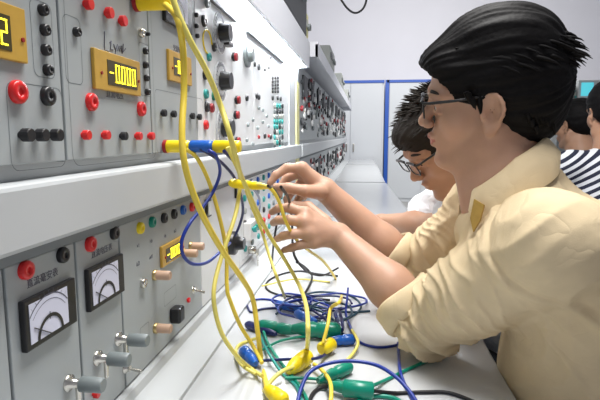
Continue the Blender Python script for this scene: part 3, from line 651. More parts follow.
class Field:
    """Distance grid; solids are blended in, then a surface net is drawn through it."""
    def __init__(s, lo, hi, h):
        s.lo = np.array(lo, float); s.h = h; s.n = np.ceil((np.array(hi) - s.lo) / h).astype(int) + 1
        s.f = np.full(s.n, .1, np.float32)
    def _do(s, fn, lo, hi, k, op):
        pad = max(.03, k * 1.15) + s.h
        a = np.maximum(np.floor((np.array(lo) - pad - s.lo) / s.h).astype(int), 0); b = np.minimum(np.ceil((np.array(hi) + pad - s.lo) / s.h).astype(int) + 1, s.n)
        if np.any(b <= a): return
        X = [(s.lo[i] + s.h * np.arange(a[i], b[i])).astype(np.float32) for i in range(3)]
        X = (X[0][:, None, None], X[1][None, :, None], X[2][None, None, :])
        d = fn(*X); sl = tuple(slice(a[i], b[i]) for i in range(3)); f = s.f[sl]
        if op == 'u':
            r = np.minimum(f, d)
            if k > 0: hh = np.maximum(k - np.abs(f - d), 0) / k; r = r - hh * hh * k * .25
        else:
            d = -d; r = np.maximum(f, d)
            if k > 0: hh = np.maximum(k - np.abs(f - d), 0) / k; r = r + hh * hh * k * .25
        s.f[sl] = r
    def cone(s, a, b, ra, rb, k=.01, op='u'):
        a = np.array(a, float); b = np.array(b, float); ab = b - a; L2 = float(ab @ ab) + 1e-12
        def fn(x, y, z):
            px, py, pz = x - a[0], y - a[1], z - a[2]
            t = np.clip((px * ab[0] + py * ab[1] + pz * ab[2]) / L2, 0, 1)
            return np.sqrt((px - t * ab[0]) ** 2 + (py - t * ab[1]) ** 2 + (pz - t * ab[2]) ** 2) - (ra + (rb - ra) * t)
        m = max(ra, rb); s._do(fn, np.minimum(a, b) - m, np.maximum(a, b) + m, k, op)
    def ell(s, c, r, R=None, k=.01, op='u'):
        c = np.array(c, float); r = np.array(r, float); R = np.eye(3) if R is None else np.array(R)
        def fn(x, y, z):
            px, py, pz = x - c[0], y - c[1], z - c[2]
            q = [px * R[0, i] + py * R[1, i] + pz * R[2, i] for i in range(3)]
            k0 = np.sqrt(sum((q[i] / r[i]) ** 2 for i in range(3))) + 1e-6; k1 = np.sqrt(sum((q[i] / r[i] ** 2) ** 2 for i in range(3))) + 1e-6
            return k0 * (k0 - 1) / k1
        e = np.sqrt(((R * r) ** 2).sum(1)); s._do(fn, c - e, c + e, k, op)
    def path(s, pts, rs, k=.01):
        for i in range(len(pts) - 1): s.cone(pts[i], pts[i + 1], rs[i], rs[i + 1], k)
    def net(s):
        f = s.f; S = f < 0; n = np.array(S.shape) - 1
        cnt = np.zeros(n, np.int8)
        off = [(i, j, k) for i in (0, 1) for j in (0, 1) for k in (0, 1)]
        for o in off: cnt += S[o[0]:o[0] + n[0], o[1]:o[1] + n[1], o[2]:o[2] + n[2]]
        act = (cnt > 0) & (cnt < 8); I = np.argwhere(act); idx = np.full(n, -1, np.int32); idx[act] = np.arange(len(I))
        acc = np.zeros((len(I), 3)); num = np.zeros(len(I))
        for o in off:
            for ax in range(3):
                if o[ax]: continue
                e = np.array(o); e2 = e.copy(); e2[ax] = 1
                A = I + e; B = I + e2; fa = f[A[:, 0], A[:, 1], A[:, 2]]; fb = f[B[:, 0], B[:, 1], B[:, 2]]
                m = (fa < 0) != (fb < 0); t = np.where(m, fa / np.where(m, fa - fb, 1), 0)
                p = np.tile(e.astype(float), (len(I), 1)); p[:, ax] = t; acc[m] += p[m]; num[m] += 1
        V = s.lo + s.h * (I + acc / num[:, None]); Q = []
        for ax in range(3):
            u, v = (ax + 1) % 3, (ax + 2) % 3
            sa = [slice(1, -1)] * 3; sb = [slice(1, -1)] * 3; sa[ax] = slice(0, -1); sb[ax] = slice(1, None)
            a = S[tuple(sa)]; b = S[tuple(sb)]
            for ch, flip in ((a & ~b, False), (~a & b, True)):
                G = np.argwhere(ch)
                if not len(G): continue
                base = np.ones(3, int); base[ax] = 0; G = G + base
                c = []
                for du, dv in ((-1, -1), (0, -1), (0, 0), (-1, 0)):
                    g = G.copy(); g[:, u] += du; g[:, v] += dv; c.append(idx[g[:, 0], g[:, 1], g[:, 2]])
                q = np.stack(c, 1); Q.append(q[:, ::-1] if flip else q)
        return V, np.concatenate(Q)
def np_mesh(name, V, Q, mts, smooth_it=1):
    me = bpy.data.meshes.new(name); me.vertices.add(len(V)); me.vertices.foreach_set('co', V.astype(np.float32).ravel())
    me.loops.add(len(Q) * 4); me.loops.foreach_set('vertex_index', Q.astype(np.int32).ravel())
    me.polygons.add(len(Q)); me.polygons.foreach_set('loop_start', np.arange(0, len(Q) * 4, 4, dtype=np.int32))
    me.update(calc_edges=True); me.polygons.foreach_set('use_smooth', np.ones(len(Q), bool))
    for m in mts: me.materials.append(M[m])
    return me
def relax(V, Q, it=2, lam=.5):
    for _ in range(it):
        S = np.zeros_like(V); C = np.zeros(len(V))
        for i in range(4):
            for j in (1, 3): np.add.at(S, Q[:, i], V[Q[:, (i + j) % 4]]); np.add.at(C, Q[:, i], 1)
        V = V + lam * (S / np.maximum(C, 1)[:, None] - V)
    return V
def normals(V, Q):
    n = np.cross(V[Q[:, 2]] - V[Q[:, 0]], V[Q[:, 3]] - V[Q[:, 1]]); N = np.zeros_like(V)
    for i in range(4): np.add.at(N, Q[:, i], n)
    return N / (np.linalg.norm(N, axis=1)[:, None] + 1e-12)

class Frame:
    """head frame: x forward (face), y to the person's left, z up; pitch down > 0"""
    def __init__(s, o, heading, pitch, roll=0, sc=1.0):
        h, p, r = map(math.radians, (heading, pitch, roll))
        X = np.array([math.cos(h) * math.cos(p), math.sin(h) * math.cos(p), -math.sin(p)]); Y = np.array([-math.sin(h), math.cos(h), 0]); Z = np.cross(X, Y)
        Y, Z = Y * math.cos(r) + Z * math.sin(r), Z * math.cos(r) - Y * math.sin(r)
        s.R = np.stack([X, Y, Z], 1); s.o = np.array(o, float); s.s = sc
    def p(s, x, y, z): return s.o + s.R @ (np.array([x, y, z]) * s.s)
    def inv(s, V): return ((V - s.o) @ s.R) / s.s

def head(F, h):
    s = h.s; P_ = h.p; R = h.R
    def E(c, r, k=.012, op='u', Rl=None): F.ell(P_(*c), np.array(r) * s, R if Rl is None else R @ Rl, k * s, op)
    def C(a, b, ra, rb, k=.010, op='u'): F.cone(P_(*a), P_(*b), ra * s, rb * s, k * s, op)
    E((-.018, 0, .032), (.092, .074, .082)); E((.026, 0, .03), (.060, .062, .066)); E((.026, 0, -.035), (.056, .056, .072), .02)
    for y in (-1, 1):
        E((.048, y * .036, -.028), (.026, .024, .028), .015)
        C((-.010, y * .052, -.050), (.000, y * .050, -.078), .020, .018, .02); C((.000, y * .050, -.078), (.066, y * .012, -.108), .018, .014, .02)
    E((.069, 0, -.105), (.020, .021, .016), .010); E((.069, 0, -.066), (.023, .026, .026), .015)
    C((.080, -.014, .020), (.080, .014, .020), .010, .010, .012)
    for y in (-1, 1):
        C((.080, y * .014, .019), (.064, y * .048, .016), .010, .009, .012)
        E((.090, y * .032, -.003), (.015, .017, .011), .010, 's')
        E((.0700, y * .031, -.004), (.0125, .0135, .0125), .003); C((.0835, y * .019, .0035), (.0765, y * .045, .0020), .0042, .0036, .003); C((.0820, y * .019, -.0125), (.0755, y * .044, -.0120), .0040, .0034, .003)
    C((.082, 0, .008), (.099, 0, -.027), .0078, .0100, .008); E((.1015, 0, -.032), (.0120, .0115, .0105), .006)
    for y in (-1, 1):
        E((.095, y * .012, -.037), (.010, .0075, .0075), .005); E((.101, y * .0065, -.0435), (.006, .0035, .003), .003, 's')
    C((.090, -.014, -.0600), (.090, .014, -.0600), .0045, .0045, .005); C((.0935, -.005, -.0595), (.0935, .005, -.0595), .0050, .0050, .004)
    C((.0885, -.012, -.0730), (.0885, .012, -.0730), .0055, .0055, .005)
    C((.0975, -.022, -.0665), (.0975, .022, -.0665), .0016, .0016, .003, 's')
    E((.090, 0, -.085), (.006, .016, .005), .006, 's')
    for y in (-1, 1):   # ear: helix, bowl, lobe
        a = math.radians(20) * y; Rl = np.array([[math.cos(a), math.sin(a), 0], [-math.sin(a), math.cos(a), 0], [0, 0, 1]])
        E((-.006, y * .077, -.018), (.019, .0055, .032), .006, 'u', Rl)
        pts = [(-.002 + .0165 * math.cos(t), y * (.079 - .010 * math.cos(t)), -.010 + .024 * math.sin(t)) for t in [math.radians(q) for q in range(-10, 231, 24)]]
        pts = [(p[0] - .004, p[1] + y * .002, p[2]) for p in pts]
        for i in range(len(pts) - 1): C(pts[i], pts[i + 1], .0035, .0035, .003)
        E((.000, y * .076, -.045), (.0085, .005, .010), .006)
        E((-.003, y * .0845, -.016), (.0105, .0100, .019), .005, 's', Rl)
        E((.008, y * .077, -.022), (.005, .004, .006), .004)
def face_bits(body, h, lens_tint=True, glasses=True, gmat='black_plastic'):
    R4 = Matrix.Identity(4)
    for i in range(3):
        for j in range(3): R4[i][j] = h.R[i, j]
    for y in (-1, 1):
        c = h.p(.0715, y * .031, -.004); e = part('eye', MB().lathe(tuple(c - h.R[:, 0] * .0), tuple(h.R[:, 0]), [(-.009, .004), (-.006, .009), (0, .0115), (.006, .010), (.0095, .006), (.0112, .001)], 18), 'eye_white', body)
        part('iris', MB().lathe(tuple(c + h.R[:, 0] * .0098 - h.R[:, 2] * .002), tuple(h.R[:, 0]), [(0, .0052), (.0012, .004)], 16), 'iris', e)
        pts = [h.p(.0865 - .010 * abs(t - .2) ** 1.5 * 1.6, y * (.014 + .036 * t), .0215 + .006 * t - .008 * t * t) for t in np.linspace(0, 1, 7)]
        part('eyebrow', MB().tube(pts, [.0015, .003, .0034, .0034, .003, .0024, .001], 6), 'brow', body)
    if not glasses: return
    g = MB()
    for y in (-1, 1):
        rim = []
        for k in range(20):
            t = 2 * PI * k / 20; c, s_ = math.cos(t), math.sin(t); u = math.copysign(abs(c) ** .55, c) * .0255; v = math.copysign(abs(s_) ** .6, s_) * .0155
            rim.append(h.p(.1015 - .10 * (abs(y * .034 + u) - .03) ** 1 * .12, y * .034 + u, -.004 + v))
        g.tube(rim, .0016, 6, closed=True)
        part_pts = rim[:10]
    fr = part('glasses', g, gmat, body)
    for y in (-1, 1):
        rim = [h.p(.1012, y * .034 + math.copysign(abs(math.cos(t)) ** .55, math.cos(t)) * .0245, -.004 + math.copysign(abs(math.sin(t)) ** .6, math.sin(t)) * .0148) for t in [2 * PI * k / 20 for k in range(20)]]
        mb = MB(); bk = [r_ - h.R[:, 0] * .0012 for r_ in rim]; n = 20
        mb.add(rim + bk, [tuple(range(n)), tuple(range(2 * n - 1, n - 1, -1))] + [(i, i + n, (i + 1) % n + n, (i + 1) % n) for i in range(n)]); part('lens', mb, 'lens', fr)
        top = [h.p(.1018, y * (.010 + .05 * t), .0105 + .0015 * math.sin(t * PI)) for t in np.linspace(0, 1, 8)]
        part('brow_bar', MB().tube(top, .0034, 6), gmat, fr)
        part('temple', MB().tube([h.p(.1010, y * .0605, .008), h.p(.092, y * .068, .008), h.p(.05, y * .0755, .009), h.p(.016, y * .0775, .011), h.p(-.004, y * .0765, .0125), h.p(-.020, y * .075, .006)], [.0026, .0026, .0024, .0022, .002, .002], 8), gmat, fr)
    part('bridge', MB().tube([h.p(.102, -.010, .002), h.p(.1055, 0, .005), h.p(.102, .010, .002)], .0016, 6), gmat, fr)

def hand(F, wr, palm, fingers, k=.004):
    fingers = [(p_, [q * 1.07 for q in r_]) for p_, r_ in fingers]
    # palm: knuckle points index..little; fingers: list of joint lists with radii
    for kn, r in palm: F.cone(wr[0], kn, wr[1] * .78, r, .010)
    for i in range(len(palm) - 1): F.cone(palm[i][0], palm[i + 1][0], palm[i][1], palm[i + 1][1], .008)
    for pts, rs in fingers: F.path(pts, rs, k)
def nails(body, tips):
    for a, b, r, up in tips:   # b = fingertip, a = last joint, up = outward direction of the nail
        a = np.array(a); b = np.array(b); d = (b - a) / np.linalg.norm(b - a); up = np.array(up, float); up -= d * (up @ d); up /= np.linalg.norm(up); w = np.cross(d, up)
        mb = MB(); vs = []; n = 6
        for i in range(5):
            for j in range(n):
                t = i / 4; v = (j / (n - 1) - .5) * 2; rr = r * 1.03
                vs.append(b - d * (.006 - .011 * t) * 1 + w * math.sin(v * .95) * rr * .92 * (1 - .35 * (t > .9)) + up * (math.cos(v * .95) * rr - .0025 * t * t))
        mb.add(vs, [(i * n + j, i * n + j + 1, (i + 1) * n + j + 1, (i + 1) * n + j) for i in range(4) for j in range(n - 1)], True); part('fingernail', mb, 'nail', body)

def noise_hair(V, Q, h, amp, fx=26, fy=9, seed=0):
    N = normals(V, Q); L = h.inv(V); out = np.empty(len(V))
    th = np.arctan2(L[:, 2] - .03, L[:, 1]) ; 
    for i, l in enumerate(L):
        out[i] = noise.noise(Vector((l[0] * fy, th[i] * 7 + seed, l[2] * fy))) + .6 * noise.noise(Vector((l[0] * fy * 1.6, th[i] * 17, l[2] * 20 + seed)))
    return V + N * (out * amp)[:, None]
def tufts(mb, roots, rnd):
    for p, d, L, r, curl in roots:
        p = np.array(p); d = np.array(d) / np.linalg.norm(d); c = np.array(curl)
        pts = [p - d * L * .35 + c * 0, p + d * L * .1 + c * .05 * L, p + d * L * .45 + c * .25 * L, p + d * L * .8 + c * .6 * L, p + d * L + c * .95 * L]
        mb.tube(pts, [r, r, r * .75, r * .4, r * .06], 5)

# ============================================================ student in the cream shirt
rnd = random.Random(3)
h1 = Frame((.195, .905, 1.214), 173, 5.3, roll=-11, sc=.97)
NK = np.array([.243, .885, 1.058])           # base of the neck
SHn = np.array([.262, .725, 1.000]); ELn = np.array([.112, .905, .812]); WRn = ony(338, 236, 1.0)
SHf = np.array([.245, 1.03, 1.01]); ELf = np.array([.115, 1.13, .835]); WRf = ony(325, 190, 1.10)
LO, HI = (-.25, .55, .50), (.52, 1.20, 1.42)
F1 = Field(LO, HI, .0028)
head(F1, h1)
F1.cone(h1.p(-.022, 0, -.045), NK + (.0, 0, -.01), .056, .060, .02); F1.cone(h1.p(.025, 0, -.085), NK + (-.04, 0, -.03), .034, .040, .025)
F1.cone(NK, (.36, .87, .80), .055, .08, .03); F1.cone((.35, .87, .80), (.39, .87, .58), .08, .09, .04); F1.cone(SHn, SHf, .034, .034, .03)
def arm(F, sh, el, wr, rr):
    F.cone(sh, el, rr[0], rr[1], .02)
    mid = np.array(el) * .62 + np.array(wr) * .38
    F.cone(el, mid, rr[1] * 1.02, rr[2], .02); F.cone(mid, np.array(wr), rr[2], rr[3], .02)
arm(F1, SHn, ELn, WRn, (.038, .040, .042, .0255)); arm(F1, SHf, ELf, WRf, (.046, .040, .041, .0255))
# wrists are wider than thick
Hn = lambda x, y, Y: ony(x, y, Y)
# front (left) hand, back of the hand towards the camera
kn = [Hn(305, 213, .985), Hn(304, 222, .968), Hn(308, 233, .962), Hn(314, 243, .965)]
hand(F1, (WRn, .0270), [(kn[0], .0125), (kn[1], .0125), (kn[2], .0118), (kn[3], .0105)], [
    ([kn[0], Hn(290, 208, .985), Hn(279, 208, 1.0), Hn(272, 212, 1.012)], [.0105, .0092, .0082, .0070]),
    ([kn[1], Hn(289, 220, .965), Hn(279, 220, .985), Hn(273, 223, 1.0)], [.0108, .0095, .0083, .0070]),
    ([kn[2], Hn(293, 234, .955), Hn(283, 236, .968), Hn(277, 239, .985)], [.0102, .0090, .0080, .0068]),
    ([kn[3], Hn(300, 245, .958), Hn(291, 248, .965), Hn(284, 250, .978)], [.0090, .0080, .0072, .0062]),
    ([Hn(325, 222, 1.015), Hn(308, 207, 1.04), Hn(293, 206, 1.045), Hn(282, 208, 1.03)], [.014, .0115, .0100, .0080])])
# back (right) hand pinching the lead: thumb side towards the camera
kf = [Hn(302, 168, 1.09), Hn(303, 172, 1.115), Hn(305, 180, 1.135), Hn(308, 188, 1.15)]
hand(F1, (WRf, .0270), [(kf[0], .0130), (kf[1], .0130), (kf[2], .0120), (kf[3], .0105)], [
    ([kf[0], Hn(287, 168, 1.085), Hn(276, 175, 1.075), Hn(270, 183, 1.068)], [.0112, .0098, .0085, .0070]),
    ([kf[1], Hn(287, 178, 1.115), Hn(280, 188, 1.105), Hn(279, 196, 1.095)], [.0108, .0095, .0085, .0072]),
    ([kf[2], Hn(293, 190, 1.13), Hn(287, 199, 1.115), Hn(288, 206, 1.105)], [.0102, .0090, .0080, .0068]),
    ([kf[3], Hn(299, 198, 1.14), Hn(294, 206, 1.13), Hn(295, 211, 1.12)], [.0090, .0080, .0072, .0062]),
    ([Hn(320, 192, 1.075), Hn(305, 191, 1.05), Hn(289, 188, 1.045), Hn(276, 187, 1.055)], [.0165, .0125, .0105, .0080])])
V, Q = F1.net(); V = relax(V, Q, 1, .4)
b1 = link('person', np_mesh('person', V, Q, ['skin', 'lip']), None, (0, 0, 0))
tag(b1, 'person with black hair and glasses in a cream shirt, reaching both hands to the leads', 'person')
L = h1.inv(V[Q].mean(1)); lip = (L[:, 0] > .080) & (np.abs(L[:, 1]) < .0205 - np.abs(L[:, 2] + .0665) * .9) & (L[:, 2] < -.0575) & (L[:, 2] > -.0775)
b1.data.polygons.foreach_set('material_index', lip.astype(np.int32))
face_bits(b1, h1)
tips = [(Hn(279, 208, 1.0), Hn(272, 212, 1.012), .0070), (Hn(279, 220, .985), Hn(273, 223, 1.0), .0070), (Hn(283, 236, .968), Hn(277, 239, .985), .0068), (Hn(291, 248, .965), Hn(284, 250, .978), .0062)]
nails(b1, [(a, b, r, (0, -1, .35)) for a, b, r in tips] + [(Hn(289, 188, 1.045), Hn(276, 187, 1.055), .0080, (-.1, -1, .5)), (Hn(276, 175, 1.075), Hn(270, 183, 1.068), .0070, (-.7, -.2, .8))])
del F1
# --- hair
def hair_cap(h, res, R0, cuts, c0=(-.028, 0, .040), amp=.0035, seed=0, extra=()):
    F = Field(h.o - .19, h.o + .19, res)
    F.ell(h.p(*c0), np.array(R0) * h.s, h.R, 0)
    for c, r in extra: F.ell(h.p(*c), np.array(r) * h.s, h.R, .03)
    for c, r, k in cuts: F.ell(h.p(*c), np.array(r) * h.s, h.R, k, 's')
    V, Q = F.net(); return noise_hair(V, Q, h, amp, seed=seed), Q
cuts = [((.115, 0, -.037), (.080, .12, .104), .008), ((.062, .0, -.072), (.094, .20, .082), .006), ((-.030, 0, -.155), (.12, .12, .085), .012), ((-.004, .098, -.018), (.026, .030, .038), .004), ((-.004, -.098, -.018), (.026, .030, .038), .004)]
V, Q = hair_cap(h1, .003, (.118, .088, .100), cuts, extra=[((-.066, 0, -.016), (.070, .078, .080)), ((-.03, 0, .100), (.085, .07, .05)), ((.058, 0, .066), (.046, .066, .034))])
hb = bpy.data.meshes.new('tmp')
hm = MB(); hm.v = [tuple(v) for v in V]; hm.f = [tuple(map(int, q)) for q in Q]; hm.sm = [True] * len(Q)
roots = []
for i in range(70):    # fringe falling on the forehead
    y = rnd.uniform(-.062, .062); x = .074 - 7 * y * y + rnd.uniform(-.012, .004); z = .078 + rnd.uniform(-.012, .010)
    roots.append((h1.p(x, y, z), h1.R @ np.array([.35, rnd.uniform(-.25, .25), -1]), rnd.uniform(.016, .034), rnd.uniform(.003, .005), h1.R @ np.array([-.15, 0, -.2])))
for i in range(90):    # crown and swirl at the back
    a = rnd.uniform(0, 2 * PI); e = rnd.uniform(.1, 1.2); d = np.array([-.3 + math.cos(a) * math.cos(e), math.sin(a) * math.cos(e), math.sin(e)])
    p = np.array([-.028, 0, .04]) + d / np.linalg.norm(d) * np.array([.108, .086, .090])
    roots.append((h1.p(*p), h1.R @ (d * .22 + np.array([-.8, 0, -.1])), rnd.uniform(.02, .04), rnd.uniform(.003, .005), h1.R @ np.array([-.1, 0, -.5])))
for i in range(44):    # tuft sticking out behind
    roots.append((h1.p(-.125 + rnd.uniform(-.004, .012), rnd.uniform(-.05, .05), .072 + rnd.uniform(-.03, .024)), h1.R @ np.array([-1, rnd.uniform(-.2, .2), -.10 + rnd.uniform(-.3, .3)]), rnd.uniform(.012, .036), rnd.uniform(.0025, .0045), h1.R @ np.array([0, 0, -.5])))
for i in range(34):    # sides and nape
    s_ = rnd.choice((-1, 1)); x = rnd.choice((rnd.uniform(-.11, -.05), rnd.uniform(-.11, -.05), rnd.uniform(.018, .034))); z = (.012 if x > -.01 else -.045) + rnd.uniform(-.01, .02)
    yy = .083 if x > -.04 else .083 * math.sqrt(max(.05, 1 - ((x + .04) / .085) ** 2))
    roots.append((h1.p(x, s_ * yy, z), h1.R @ np.array([-.25, 0, -1]), rnd.uniform(.010, .018), rnd.uniform(.003, .005), h1.R @ np.array([0, -s_ * .2, 0])))
tufts(hm, roots, rnd)
for s_ in (-1, 1): hm.tube([h1.p(.012, s_ * .0735, .03), h1.p(.012, s_ * .0755, .0), h1.p(.010, s_ * .0745, -.022)], [.006, .005, .001], 6)
part('hair', hm, 'hair_black', b1)

# --- shirt
def folds(V, Q, fn):
    N = normals(V, Q); return V + N * fn(V, N)[:, None]
def seg_t(V, a, b):
    a = np.array(a); b = np.array(b); ab = b - a; t = ((V - a) @ ab) / (ab @ ab); c = a + np.clip(t, 0, 1)[:, None] * ab; return t, np.linalg.norm(V - c, axis=1), V - c
F = Field((-.02, .52, .50), (.62, 1.24, 1.22), .0034)
F.ell((.350, .855, .90), (.112, .165, .135), None, 0); F.ell((.365, .86, .74), (.128, .165, .19), None, .05); F.cone((.36, .86, .62), (.40, .86, .52), .13, .14, .04)
F.ell((.345, .87, .97), (.09, .15, .070), None, .05); F.cone((.28, .885, .95), (.205, .885, .985), .06, .050, .04)
F.cone(SHn + (.02, .02, -.004), SHf + (.03, -.02, -.004), .056, .056, .04)
F.cone(NK + (.045, 0, -.055), NK + (.022, 0, -.012), .085, .066, .03)
F.cone(NK + (.0, -.05, -.055), SHn, .056, .062, .04); F.cone(NK + (.0, .05, -.055), SHf, .056, .062, .04)
cuN = ELn + (WRn - ELn) * .19; cuF = ELf + (WRf - ELf) * .24
F.cone(SHn, SHn * .45 + ELn * .55, .066, .064, .04); F.cone(SHn * .45 + ELn * .55, ELn, .064, .058, .03); F.cone(ELn, cuN, .058, .047, .02)
F.cone(SHf, SHf * .45 + ELf * .55, .070, .062, .04); F.cone(SHf * .45 + ELf * .55, ELf, .062, .056, .03); F.cone(ELf, cuF, .056, .045, .02)
# open neck and sleeve ends
dN = (WRn - ELn) / np.linalg.norm(WRn - ELn); dF = (WRf - ELf) / np.linalg.norm(WRf - ELf)
F.cone(cuN + dN * .004, cuN + dN * .09, .046, .045, 0, 's'); F.cone(cuF + dF * .004, cuF + dF * .09, .043, .043, 0, 's')
def cut_plane(F, p, n, R):
    def fn(x, y, z): return np.maximum(-((x - p[0]) * n[0] + (y - p[1]) * n[1] + (z - p[2]) * n[2]), np.sqrt((x - p[0]) ** 2 + (y - p[1]) ** 2 + (z - p[2]) ** 2) - R)
    F._do(fn, np.array(p) - R, np.array(p) + R, 0, 's')
cut_plane(F, cuN + dN * .02, dN, .085); cut_plane(F, cuF + dF * .02, dF, .085)
F.cone(h1.p(-.022, 0, -.045), NK + (-.012, 0, .052), .066, .060, .004, 's')
V, Q = F.net(); V = relax(V, Q, 2, .5)
def shirt_folds(V, N):
    d = np.zeros(len(V)); P3 = V
    w1 = np.array([noise.noise(Vector((p[0] * 7, p[1] * 7, p[2] * 7))) for p in P3]); w2 = np.array([noise.noise(Vector((p[0] * 15 + 5, p[1] * 15, p[2] * 15))) for p in P3])
    for (a, b, A) in ((SHn, ELn, .017), (SHf, ELf, .014)):
        t, r, off = seg_t(V, a, b); m = np.clip(1 - (r - .075) / .03, 0, 1)
        ang = off @ np.array([0, 0, 1.0]) / .07
        ph = t * 24 + ang * 2.6 + w1 * 5.0; rid = 1 - np.abs(np.sin(ph)) ** .8
        amp = A * (np.clip(t, 0, 1.1) ** 1.3) * (.55 + .9 * w2)
        d += m * (t > -.1) * (rid - .35) * amp
    # long drags from shoulder and arm-pit over the chest
    ph = V[:, 0] * 26 + V[:, 2] * 34 + w1 * 4.5; body = np.clip((V[:, 0] - .24) / .06, 0, 1)
    d += body * (1 - np.abs(np.sin(ph)) ** .7 - .35) * .012 * (.6 + w2)
    ph2 = V[:, 0] * 55 - V[:, 2] * 30 + w1 * 6; d += (1 - np.abs(np.sin(ph2)) - .35) * .004 * (.6 + w2)
    for (a, b, A) in ((SHn, ELn, .0075), (SHf, ELf, .006)):
        t, r, off = seg_t(V, a, b); m = np.clip(1 - (r - .075) / .03, 0, 1) * np.clip(t * 1.5 - .1, 0, 1)
        ph = t * 41 - off @ np.array([.5, .5, 1.0]) / .05 * 1.5 + w1 * 9 + w2 * 3; d += m * ((1 - np.abs(np.sin(ph))) ** 2 - .2) * A
    d += w2 * .004
    t, r, off = seg_t(V, SHn, ELn); m = np.clip(1 - (r - .09) / .03, 0, 1); tt = t + .25 * off[:, 0] / .07 * .3; d -= m * .0035 * np.exp(-((tt - .12) / .018) ** 2); d += m * .003 * np.exp(-((tt - .16) / .03) ** 2)
    return d
V = folds(V, Q, shirt_folds); V = relax(V, Q, 1, .15)
sh = link('shirt', np_mesh('shirt', V, Q, ['shirt_cream']), b1, (0, 0, 0))
# rolled cuffs
def cuff(c, d, r0, r1, w, seed):
    d = np.array(d); a = Vector(d); u = np.array(a.orthogonal().normalized()); v = np.cross(d, u); n = 44; rings = []
    prof = [(-w, r0 - .004), (-w * 1.02, r0 + .004), (-w * .8, r0 + .008), (-w * .3, r1 + .008), (.0, r1 + .006), (.004, r1 + .001), (.003, r1 - .003), (-w * .4, r1 - .006)]
    vs = []; fs = []
    for j, (q, r) in enumerate(prof):
        for i in range(n):
            t = 2 * PI * i / n; wob = .004 * noise.noise(Vector((math.cos(t) * 2.2, math.sin(t) * 2.2, seed + q * 30))) + .0025 * noise.noise(Vector((math.cos(t) * 6, math.sin(t) * 6, seed + q * 60)))
            vs.append(c + d * (q + .006 * math.sin(t * 2 + seed)) + (u * math.cos(t) + v * math.sin(t)) * (r + wob))
    m = len(prof)
    for j in range(m):
        for i in range(n): k = (i + 1) % n; jj = (j + 1) % m; fs.append((j * n + i, j * n + k, jj * n + k, jj * n + i))
    mb = MB(); mb.add(vs, fs, True); return mb
part('rolled_cuff', cuff(cuN + dN * .016, dN, .058, .056, .042, 1.0), 'shirt_cream', sh)
part('rolled_cuff', cuff(cuF + dF * .016, dF, .055, .053, .038, 5.0), 'shirt_cream', sh)
# collar: band standing round the neck with a folded leaf
def collar_mesh():
    nk0 = NK + np.array([-.004, 0, .022]); ax = h1.p(-.02, 0, -.05) - NK; ax = ax / np.linalg.norm(ax); side = np.array([0, 1.0, 0]); fwd = np.cross(side, ax); fwd = fwd if fwd[0] < 0 else -fwd
    n = 50; prof = [(-.01, .064), (.030, .065), (.036, .068), (.032, .073), (.004, .086), (-.026, .104), (-.027, .099), (.000, .078)]; vs = []; fs = []
    for q, r in prof:
        for i in range(n):
            t = math.radians(28 + (360 - 56) * i / (n - 1)); c, s_ = math.cos(t), math.sin(t); front = max(0, c)
            drop = -.024 * c - .022 * front; spread = 1 + .10 * front
            leaf = -.040 * front ** 1.2 if q < 0 else 0
            if c < 0 and q < 0: r = .078 + (r - .078) * (1 + c * .85)
            vs.append(nk0 + fwd * c * r * 1.02 * spread + side * s_ * r * .98 + ax * (q + drop + leaf))
    m = len(prof)
    for j in range(m):
        for i in range(n - 1): jj = (j + 1) % m; fs.append((j * n + i, jj * n + i, jj * n + i + 1, j * n + i + 1))
    fs.append(tuple(j * n for j in range(m))); fs.append(tuple(j * n + n - 1 for j in range(m - 1, -1, -1)))
    mb = MB(); mb.add(vs, fs, True); return mb
part('collar', collar_mesh(), 'shirt_cream', sh)
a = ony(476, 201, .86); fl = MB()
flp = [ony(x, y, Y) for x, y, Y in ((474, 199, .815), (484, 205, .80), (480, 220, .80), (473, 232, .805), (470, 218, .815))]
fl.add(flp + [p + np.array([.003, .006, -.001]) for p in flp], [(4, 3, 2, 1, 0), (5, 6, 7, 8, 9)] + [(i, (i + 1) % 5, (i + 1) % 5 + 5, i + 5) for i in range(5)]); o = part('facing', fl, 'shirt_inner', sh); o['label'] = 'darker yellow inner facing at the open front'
# trousers, shoes, stool
F = Field((-.10, .55, .0), (.66, 1.2, .66), .007)
for s_ in (-1, 1):
    hp = np.array([.42, .86 + s_ * .09, .53]); kneep = np.array([.02, .86 + s_ * .12, .50]); kneep[0] = .05; ft = np.array([.10, .86 + s_ * .13, .09])
    F.cone(hp, kneep, .095, .068, .03); F.cone(kneep, ft, .066, .052, .02)
F.ell((.42, .86, .55), (.15, .175, .105), None, .03)
V, Q = F.net(); link('trousers', np_mesh('trousers', V, Q, ['trouser_cloth']), b1, (0, 0, 0))
for s_ in (-1, 1):
    F = Field((-.16, .86 + s_ * .13 - .09, 0), (.20, .86 + s_ * .13 + .09, .16), .006); y = .86 + s_ * .13
    F.cone((.11, y, .06), (-.03, y, .042), .045, .040, .02); F.cone((.105, y, .08), (.10, y, .12), .042, .045, .02)
    def fn(x, y_, z): return z + 0 * x + 0 * y_ - .008
    F._do(fn, (-.2, y - .1, -.02), (.2, y + .1, .02), 0, 's')
    V, Q = F.net(); V[:, 2] -= .006; V[:, 2] = np.maximum(V[:, 2], 0); link('shoe', np_mesh('shoe', V, Q, ['shoe_leather']), b1, (0, 0, 0))
st = thing('stool', 'metal stool with a dark blue seat under the student in the cream shirt', 'stool', (.43, .86, 0))
part('seat', MB().lathe((.43, .86, .405), (0, 0, 1), [(0, .165), (.004, .17), (.028, .17), (.034, .16)], 32), 'stool_seat', st)
